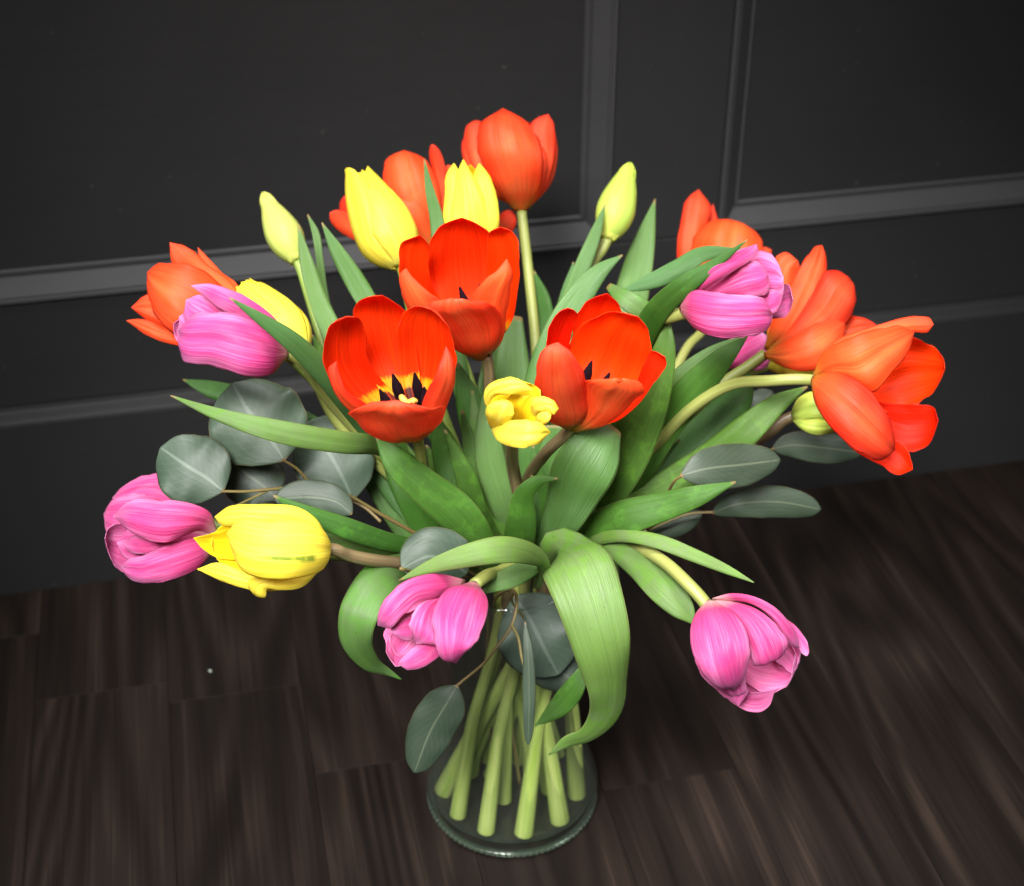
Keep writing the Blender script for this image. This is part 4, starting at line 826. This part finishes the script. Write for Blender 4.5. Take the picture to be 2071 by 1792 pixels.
cup_tulip('Y2', 'yel', 'tall closed yellow tulip at the top left in front of the splayed red one', (812, 540), .83, (722, 345), .062, .0168, 1,
    six(.34, .3, 1.3, 1.2, 35, seed=22, inset=.92), [(830, 620, .84), (900, 850, .84)], 140, H[10], seed=22, pw=2.2, vm=.38)
custom_tulip('Y3', 'yel', 'upright yellow tulip with jagged tips below the highest red one', (962, 520), .85, (950, 335, 0), [
    ([(955, 520), (920, 400), (930, 350), (952, 333)], [(965, 520), (990, 420), (975, 360), (952, 333)], [6, 14, 14, 8], -0.1, 0),
    ([(950, 520), (900, 470), (899, 400), (904, 350), (918, 330)], [(965, 520), (950, 450), (940, 390), (930, 348), (918, 330)], [2, -6, -6, 2], 0.24, 0),
    ([(960, 520), (962, 440), (956, 385), (960, 348), (969, 330)], [(975, 520), (1008, 460), (1004, 395), (988, 352), (969, 330)], [0, -8, -8, 0], 0.24, 0),
    ([(945, 520), (912, 460), (918, 390), (927, 345), (937, 322)], [(975, 520), (990, 450), (975, 390), (951, 346), (937, 322)], [-2, -12, -13, -3], 0.22, 0)],
    [(970, 600, .85), (1000, 850, .85)], 110, H[11], seed=23, rip=.05)
cup_tulip('Y4', 'yel', 'yellow tulip behind the pink one at upper left, mostly its curved back showing', (613, 716), .79, (494, 588), .056, .0150, 1,
    six(.55, .5, 1.2, 1.1, 10, seed=24, inset=.92), [(640, 770, .785), (680, 850, .80), (830, 1000, .82)], 180, fv[9], 'stem_olive', seed=24)
custom_tulip('Y5', 'yel', 'small crinkled yellow tulip facing the viewer at the centre of the bouquet', (1042, 862), .700, (1058, 835, -40), [
    ([(1035, 865), (990, 830), (995, 780), (1050, 768)], [(1050, 865), (1095, 840), (1090, 790), (1050, 768)], [0, 0, -6, -10], -0.1, 0),
    ([(1030, 858), (1035, 830), (1025, 805), (1050, 795), (1078, 800)], [(1040, 862), (1075, 862), (1090, 840), (1088, 815), (1078, 800)], [0, -12, -16, -14], -0.12, 0),
    ([(1075, 850), (1078, 805), (1105, 803), (1120, 812), (1130, 826)], [(1080, 855), (1090, 835), (1110, 832), (1120, 838), (1130, 826)], [-6, -18, -22, -20], 0.2, 0),
    ([(1080, 860), (1088, 838), (1105, 832), (1115, 833)], [(1082, 864), (1100, 860), (1113, 848), (1115, 833)], [-6, -18, -22, -20], 0.2, 0),
    ([(990, 862), (983, 840), (985, 822), (1000, 812), (1026, 810)], [(1000, 866), (1028, 857), (1038, 840), (1038, 820), (1026, 810)], [-6, -22, -28, -26], 0.18, 0),
    ([(1005, 850), (980, 812), (983, 785), (1010, 767), (1045, 765), (1079, 789)], [(1010, 850), (992, 815), (1003, 800), (1030, 798), (1060, 792), (1079, 789)], [0, -14, -24, -24], 0.2, 0),
    ([(998, 862), (1020, 851), (1065, 850), (1095, 856), (1114, 874)], [(993, 866), (1005, 890), (1040, 905), (1085, 899), (1114, 874)], [-4, -26, -32, -22], 0.18, 0)],

    [(1035, 905, .73), (1040, 960, .77)], 290, H[12], 'stem_brown', seed=25, wav=.09, lobes=.03, rip=.07)
custom_tulip('Y6', 'gbud', 'greenish yellow tulip bud peeping out left of the far right red tulip', (1603, 842), .83, (1690, 832, 0), [
    ([(1600, 838), (1612, 808), (1640, 792), (1680, 800), (1700, 830)], [(1600, 845), (1615, 858), (1650, 862), (1685, 855), (1700, 830)], [0, -10, -12, 0], 0.28, 0),
    ([(1600, 842), (1620, 848), (1650, 848), (1700, 850)], [(1600, 846), (1615, 864), (1650, 880), (1700, 872)], [0, -14, -16, -4], 0.3, 0)],

    [(1560, 872, .83), (1500, 915, .84), (1300, 1020, .85)], 0, H[13], 'stem_brown', seed=26)
custom_tulip('Y7', 'yel', 'yellow tulip showing only a sliver beneath the spread red one', (1548, 742), .90, (1660, 735, 0), [
    ([(1548, 742, 0), (1580, 738, -8), (1620, 735, -8), (1668, 738, 0)], 28, .9)],
    [(1500, 760, .90), (1430, 820, .89), (1300, 950, .87)], 355, H[14], seed=27)
# ---- buds
cup_tulip('B1', 'bud', 'slim pale yellow bud standing at the upper left', (602, 530), .86, (533, 393), .0500, .0105, 1,
    six(.16, .15, 1.35, 1.2, 30, seed=28, inset=.92, ljit=.02), [(625, 600, .855), (680, 760, .85), (860, 1000, .845)], 160, H[15], seed=28, pw=1.5, shape='point', tipin=.1)
cup_tulip('B2', 'gbud', 'slim green flushed bud standing right of the highest red tulip', (1228, 486), .88, (1273, 333), .0490, .0112, 1,
    six(.16, .15, 1.35, 1.2, 30, seed=29, inset=.92, ljit=.02), [(1200, 530, .88), (1160, 650, .87), (1110, 900, .86)], 60, H[16], 'stem_olive', seed=29, pw=1.6, shape='point', tipin=.1)
# ---------------------------------------------------------------- tulip leaves (points x, y, depth), half widths
def leaf(key, pts, hws, m='leaf', arc=.45, roll=0, seed=0, label=None, **kw):
    me = ribbon('leaf', [list(p) for p in pts], hws, arc, roll, seed=seed, groove=.035, th=.0008, nv=48, nu=14, wav=kw.pop('wav', .10), **kw)
    # ribbon needs room for the width in each point
    o = link('leaf', me, [M[m], M[m]]); add(key, o)
    if label: o['label'] = label
    return o
NK = (1060, 1150, .845)
L_ = [
 ('B1', [(603, 455, .83), (620, 530, .83), (645, 610, .83), (680, 690, .83), (760, 860, .84), NK], [1, 13.9, 18.9, 23, 24.6, 9.8], 'leafb'),
 ('B1', [(622, 434, .86), (638, 470, .86), (646, 520, .86), (655, 600, .86), (700, 760, .86), NK], [1, 7.4, 7.4, 9.8, 13.1, 6.6], 'leafb'),
 ('Y2', [(651, 450, .82), (680, 505, .82), (722, 575, .82), (760, 640, .82), (850, 820, .83), NK], [1, 13.9, 21.3, 19.7, 21.3, 9.8], 'leafb'),
 ('P1', [(464, 602, .695), (520, 640, .70), (590, 690, .71), (660, 760, .73), (760, 880, .78), (930, 1050, .83)], [1, 10.7, 19.7, 23, 23, 13.1], 'leafb'),
 ('R1', [(345, 800, .70), (440, 838, .70), (560, 872, .70), (680, 893, .715), (765, 904, .745), (800, 935, .775)], [1, 12.9, 23, 23, 18.4, 7.4], 'pale'),
 ('R1', [(764, 880, .735), (800, 930, .735), (860, 985, .74), (925, 1040, .75), (975, 1105, .77), (1010, 1160, .80)], [6.6, 27.9, 36.1, 41, 32.8, 16.4], 'leaf'),
 ('R6', [(660, 745, .84), (690, 820, .83), (735, 900, .83), (785, 990, .83), (840, 1080, .83), (960, 1150, .845)], [24.6, 29.5, 36.1, 37.7, 31.2, 16.4], 'leaf'),
 ('Y4', [(790, 850, .80), (800, 920, .80), (830, 1010, .80), (880, 1090, .81), (960, 1140, .83)], [16.4, 27.9, 27.9, 24.6, 12.3], 'leaf'),
 ('P3', [(553, 1002, .715), (620, 1038, .72), (700, 1068, .73), (780, 1095, .75), (850, 1108, .77), (960, 1130, .81)], [1.6, 16.4, 21.3, 19.7, 14.8, 8.2], 'leaf'),
 ('P3', [(600, 1050, .74), (680, 1085, .74), (760, 1110, .76), (830, 1125, .78), (960, 1140, .82)], [3.7, 20.2, 22.1, 12.9, 7.4], 'pale'),
 ('R6', [(370, 768, .86), (420, 785, .86), (520, 815, .86), (640, 870, .85), (850, 1020, .84)], [1, 16.4, 23, 24.6, 16.4], 'leaf'),
 ('Y4', [(632, 677, .83), (650, 720, .83), (700, 800, .83), (800, 950, .83)], [1, 11.5, 18, 16.4], 'leaf'),
 ('R4', [(1080, 548, .90), (1098, 600, .90), (1106, 680, .90), (1096, 800, .88), (1090, 1000, .86)], [1, 13.1, 18, 19.7, 13.1], 'leaf'),
 ('B2', [(1224, 414, .865), (1205, 470, .865), (1178, 540, .865), (1150, 620, .865), (1110, 780, .86), (1090, 1000, .85)], [1, 11.5, 16.4, 18, 19.7, 13.1], 'leafb'),
 ('B2', [(1160, 530, .88), (1150, 580, .88), (1130, 660, .88), (1100, 800, .87)], [1, 11.5, 14.8, 16.4], 'leafb'),
 ('R2', [(1259, 516, .82), (1215, 548, .82), (1165, 610, .82), (1120, 690, .82), (1085, 790, .82), (1065, 1000, .83)], [1, 16.4, 27.9, 29.5, 27.9, 19.7], 'leafb'),
 ('R7', [(1325, 403, .91), (1308, 470, .905), (1290, 540, .90), (1272, 620, .89), (1240, 760, .88), (1160, 1000, .86)], [1, 18, 30.3, 36.1, 36.1, 19.7], 'leafb'),
 ('P6', [(1512, 485, .72), (1455, 528, .725), (1395, 570, .73), (1335, 622, .745), (1290, 700, .77), (1220, 880, .80)], [1, 9.8, 19.7, 24.6, 26.2, 19.7], 'leaf'),
 ('R8', [(1258, 588, .80), (1310, 572, .80), (1370, 545, .80), (1420, 515, .80), (1500, 507, .80)], [2.5, 14.8, 19.7, 16.4, 4.9], 'leafb'),
 ('R3', [(1230, 578, .77), (1262, 602, .76), (1305, 632, .76), (1338, 662, .775), (1330, 740, .80), (1270, 900, .82)], [7.4, 18.4, 22.1, 16.6, 25.8, 22.1], 'pale'),
 ('R3', [(1352, 638, .76), (1345, 700, .76), (1322, 790, .765), (1285, 880, .775), (1235, 970, .79), (1160, 1080, .82)], [1, 21.3, 36.1, 45.9, 49.2, 27.9], 'leaf'),
 ('R9', [(1512, 680, .79), (1465, 722, .79), (1400, 790, .80), (1345, 860, .81), (1290, 950, .82), (1180, 1090, .84)], [1.6, 21.3, 34.4, 34.4, 31.2, 16.4], 'leaf'),
 ('R8', [(1500, 680, .82), (1440, 715, .82), (1370, 775, .82), (1320, 850, .83), (1220, 1010, .84)], [1, 14.8, 24.6, 26.2, 19.7], 'leafb'),
 ('Y6', [(1633, 782, .80), (1575, 815, .80), (1510, 870, .80), (1430, 935, .81), (1350, 985, .82), (1240, 1045, .83), (1140, 1110, .84)], [1.6, 19.7, 31.2, 34.4, 34.4, 31.2, 16.4], 'leaf'),
 ('R8', [(1505, 740, .86), (1490, 800, .86), (1430, 865, .86), (1350, 940, .86), (1240, 1050, .85)], [8.2, 34.4, 41, 37.7, 24.6], 'leaf'),
 ('P5', [(1488, 975, .75), (1420, 1000, .75), (1340, 1025, .76), (1255, 1050, .77), (1195, 1080, .79), (1150, 1120, .82)], [1.6, 19.7, 29.5, 36.1, 34.4, 16.4], 'leaf'),
 ('R3', [(1236, 862, .75), (1208, 905, .745), (1175, 960, .745), (1145, 1030, .76), (1110, 1100, .79), (1090, 1150, .82)], [24.7, 55.1, 62.7, 47.5, 30.4, 15.2], 'leafb'),
 ('Y5', [(1128, 968, .74), (1090, 972, .745), (1060, 1000, .75), (1055, 1050, .76), (1050, 1100, .78), (1065, 1150, .82)], [1.6, 11.5, 19.7, 29.5, 31.2, 16.4], 'leaf'),
 ('R1', [(880, 850, .79), (905, 920, .79), (925, 990, .79), (965, 1070, .80), (1030, 1140, .83)], [11.5, 31.2, 31.2, 27.9, 14.8], 'leaf'),
 ('R2', [(935, 830, .80), (950, 900, .80), (970, 980, .80), (1010, 1060, .81), (1060, 1140, .83)], [3.3, 14.8, 21.3, 23, 14.8], 'leaf'),
 ('R2', [(925, 735, .82), (945, 800, .82), (962, 870, .82), (990, 960, .82), (1040, 1100, .83)], [3.3, 24.6, 29.5, 27.9, 16.4], 'leaf'),
 ('Y5', [(988, 770, .80), (985, 840, .79), (990, 920, .79), (1015, 1010, .80), (1050, 1120, .83)], [1.6, 19.7, 29.5, 29.5, 18], 'leafb'),
 ('Y3', [(1040, 640, .86), (1035, 740, .85), (1040, 860, .84), (1050, 980, .83), (1070, 1120, .84)], [16.4, 36.1, 39.4, 39.4, 23], 'leafb'),
 ('R4', [(1010, 700, .87), (1000, 800, .86), (1020, 920, .85), (1060, 1100, .85)], [24.6, 36.1, 36.1, 23], 'leaf'),
 ('R2', [(1120, 860, .82), (1120, 930, .82), (1115, 1010, .82), (1090, 1120, .84)], [19.7, 31.2, 31.2, 18], 'leaf'),
 ('P7', [(1190, 880, .85), (1180, 960, .85), (1150, 1040, .85), (1100, 1130, .85)], [24.6, 39.4, 36.1, 18], 'leaf'),
 ('Y3', [(858, 322, .84), (868, 380, .84), (882, 440, .84), (892, 520, .84), (930, 760, .84), (1000, 1000, .84)], [1, 9, 13.9, 16.4, 19.7, 16.4], 'leafb'),
 ('P4', [(807, 1174, .70), (860, 1150, .695), (930, 1128, .69), (1010, 1112, .695), (1065, 1118, .71), (1098, 1142, .735), (1085, 1190, .77)], [1, 12, 22.1, 27.6, 23.9, 14.7, 7.4], 'pale'),
 ('P4', [(975, 1200, .735), (1010, 1178, .735), (1050, 1160, .74), (1092, 1140, .75), (1100, 1130, .78)], [2.8, 18.4, 22.1, 14.7, 5.5], 'pale'),
 ('R9', [(1120, 1165, .82), (1128, 1112, .77), (1165, 1140, .735), (1196, 1220, .725), (1222, 1310, .725), (1238, 1390, .735), (1225, 1450, .75), (1186, 1490, .76), (1150, 1502, .765), (1110, 1526, .77)], [18, 45, 72, 68.4, 59.4, 46.8, 36, 21.6, 16.2, 1], 'pale'),
 ('R7', [(1170, 1120, .84), (1205, 1112, .83), (1232, 1150, .82), (1240, 1210, .82), (1246, 1270, .82), (1245, 1300, .82)], [16.4, 27.9, 18, 13.1, 6.6, 1.6], 'leaf'),
 ('P2', [(900, 1150, .79), (830, 1150, .755), (765, 1172, .725), (722, 1240, .715), (718, 1300, .72), (750, 1345, .73), (785, 1360, .74), (812, 1374, .745)], [20, 34, 44, 44, 36, 20, 8, 1], 'pale'),
 ('P5', [(1150, 1115, .82), (1200, 1092, .79), (1262, 1084, .77), (1330, 1095, .76), (1400, 1122, .755), (1470, 1152, .75), (1525, 1178, .745)], [9.2, 12.9, 12.9, 14.7, 13.8, 9.2, 1], 'pale'),
 ('P5', [(1180, 1100, .81), (1230, 1104, .785), (1290, 1145, .77), (1345, 1195, .755), (1385, 1236, .75), (1405, 1262, .75)], [11, 18.4, 25.8, 31.3, 22.1, 2.8], 'pale'),
 ('Y1', [(1180, 1345, .80), (1165, 1385, .80), (1130, 1430, .805), (1082, 1468, .81)], [4.9, 19.7, 21.3, 1], 'leaf'),
 ('Y3', [(1000, 760, .83), (1008, 860, .82), (1020, 960, .82), (1050, 1090, .83)], [2, 20, 26, 18], 'leaf'),
 ('Y2', [(862, 900, .80), (900, 980, .80), (950, 1060, .81), (1020, 1130, .83)], [2, 24, 26, 16], 'leaf'),
 ('R2', [(1078, 900, .80), (1088, 980, .80), (1082, 1070, .81), (1075, 1150, .84)], [2, 17, 20, 14], 'leaf'),
 ('R3', [(1215, 1000, .80), (1175, 1045, .80), (1120, 1110, .82)], [2, 20, 18], 'leaf'),
 ('B2', [(1135, 700, .86), (1135, 800, .86), (1120, 920, .85), (1090, 1080, .84)], [2, 20, 26, 18], 'leafb'),
 ('Y6', [(1375, 890, .85), (1290, 970, .84), (1200, 1050, .84), (1110, 1120, .84)], [2, 22, 26, 18], 'leaf'),
 ('Y4', [(722, 850, .82), (760, 930, .82), (830, 1030, .82), (930, 1120, .83)], [2, 22, 26, 16], 'leafb'),
 ('R4', [(955, 790, .82), (965, 880, .82), (985, 980, .82), (1040, 1110, .84)], [2, 16, 22, 16], 'pale'),
 ('R1', [(900, 870, .77), (940, 960, .775), (965, 1040, .79), (1020, 1120, .82)], [2, 20, 24, 16], 'leaf'),
 ('Y5', [(1075, 960, .77), (1078, 1020, .775), (1070, 1090, .79), (1070, 1150, .83)], [2, 14, 20, 14], 'leafb'),
]
for i, (k, pts, hws, m) in enumerate(L_):
    ro_ = 0
    if k == 'R9' and pts[0][0] == 1120: ro_ = [0, 0, 5, 12, 34, 44, 30]
    if k == 'P2': ro_ = [0, -10, -28, -28, -10]
    leaf(k, pts, hws, m, seed=40+i, roll=ro_)
# ---------------------------------------------------------------- eucalyptus
def branch(label, base, stems, leaves, mat_='euc'):
    e = empty('eucalyptus_branch', base); tag(e, label, 'eucalyptus', 'eucalyptus branches in the bouquet')
    for st in stems:
        pts = [at(*p) if len(p) == 3 else np.array(p[:3]) for p in st[0]]
        fix_parent(link('twig', tube('twig', pts, [st[1], st[1]*.7], 8), [M['twig']]), e)
    for i, (pts, hw, arc, roll, mt) in enumerate(leaves):
        me = ribbon('leaf', [list(p) for p in pts], hw, arc, roll, 'round' if hw > 40 else 'oval', th=.0007, nv=36, nu=16, seed=100+i+len(label), wav=.075)
        fix_parent(link('leaf', me, [M[mt], M[mt]]), e)
b1 = (-.02, .005, .02)
branch('eucalyptus branch at the left with round grey green leaves behind the pink and yellow tulips', b1,
  [([(*b1, 0), (960, 1150, .83), (860, 1090, .81), (770, 1040, .79), (700, 1000, .78), (625, 975, .77)], .0013),
   ([(625, 975, .77), (600, 948, .765), (572, 930, .76)], .0009), ([(700, 1000, .78), (620, 985, .775), (545, 990, .765), (500, 994, .76), (450, 994, .755)], .0010),
   ([(545, 990, .765), (515, 1005, .765), (480, 1022, .77), (450, 1040, .775)], .0008), ([(770, 1055, .785), (742, 1030, .785), (714, 1014, .785)], .0009)],
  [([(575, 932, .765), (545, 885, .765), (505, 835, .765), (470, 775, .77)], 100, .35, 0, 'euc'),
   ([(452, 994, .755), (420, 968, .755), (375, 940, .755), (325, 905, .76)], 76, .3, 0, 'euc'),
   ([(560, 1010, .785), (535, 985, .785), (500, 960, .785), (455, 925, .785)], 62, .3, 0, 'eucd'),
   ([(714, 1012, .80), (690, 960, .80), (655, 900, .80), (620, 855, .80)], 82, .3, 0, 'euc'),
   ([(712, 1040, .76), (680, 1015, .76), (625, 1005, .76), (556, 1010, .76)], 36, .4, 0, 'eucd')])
b2 = (.005, -.012, .02)
branch('small eucalyptus sprig hanging in front of the vase with long narrow leaves', b2,
  [([(*b2, 0), (1010, 1300, .87), (1000, 1215, .83), (1040, 1195, .79), (1045, 1225, .775), (1035, 1265, .77), (1000, 1315, .765), (978, 1342, .765), (925, 1386, .765)], .0011),
   ([(1035, 1265, .77), (1048, 1290, .765), (1055, 1330, .76), (1066, 1370, .755)], .0009), ([(1040, 1195, .79), (1035, 1215, .80), (1060, 1250, .81)], .0008), ([(810, 1150, .72), (870, 1165, .75), (960, 1170, .80), (1010, 1190, .83)], .0009)],
  [([(925, 1386, .765), (905, 1420, .765), (870, 1480, .77), (838, 1563, .775)], 48, .45, 0, 'eucd'),
   ([(1062, 1258, .75), (1068, 1320, .748), (1070, 1420, .75), (1068, 1507, .755)], 13, .2, 0, 'eucd'),
   ([(1040, 1205, .82), (1070, 1250, .815), (1100, 1310, .815), (1130, 1365, .82)], 84, .3, 0, 'euc'),
   ([(1060, 1290, .83), (1100, 1330, .83), (1130, 1355, .83), (1165, 1380, .83)], 52, .3, 0, 'eucd')])
b4 = (-.012, .0, .02)
branch('single round eucalyptus leaf under the pale tulip leaf above the hanging pink tulip', b4,
  [([(*b4, 0), (980, 1190, .84), (960, 1165, .79), (940, 1150, .765)], .0010)],
  [([(945, 1160, .755), (915, 1140, .745), (870, 1125, .74), (812, 1150, .74)], 62, .3, 0, 'euc')])
b3 = (.02, .012, .02)
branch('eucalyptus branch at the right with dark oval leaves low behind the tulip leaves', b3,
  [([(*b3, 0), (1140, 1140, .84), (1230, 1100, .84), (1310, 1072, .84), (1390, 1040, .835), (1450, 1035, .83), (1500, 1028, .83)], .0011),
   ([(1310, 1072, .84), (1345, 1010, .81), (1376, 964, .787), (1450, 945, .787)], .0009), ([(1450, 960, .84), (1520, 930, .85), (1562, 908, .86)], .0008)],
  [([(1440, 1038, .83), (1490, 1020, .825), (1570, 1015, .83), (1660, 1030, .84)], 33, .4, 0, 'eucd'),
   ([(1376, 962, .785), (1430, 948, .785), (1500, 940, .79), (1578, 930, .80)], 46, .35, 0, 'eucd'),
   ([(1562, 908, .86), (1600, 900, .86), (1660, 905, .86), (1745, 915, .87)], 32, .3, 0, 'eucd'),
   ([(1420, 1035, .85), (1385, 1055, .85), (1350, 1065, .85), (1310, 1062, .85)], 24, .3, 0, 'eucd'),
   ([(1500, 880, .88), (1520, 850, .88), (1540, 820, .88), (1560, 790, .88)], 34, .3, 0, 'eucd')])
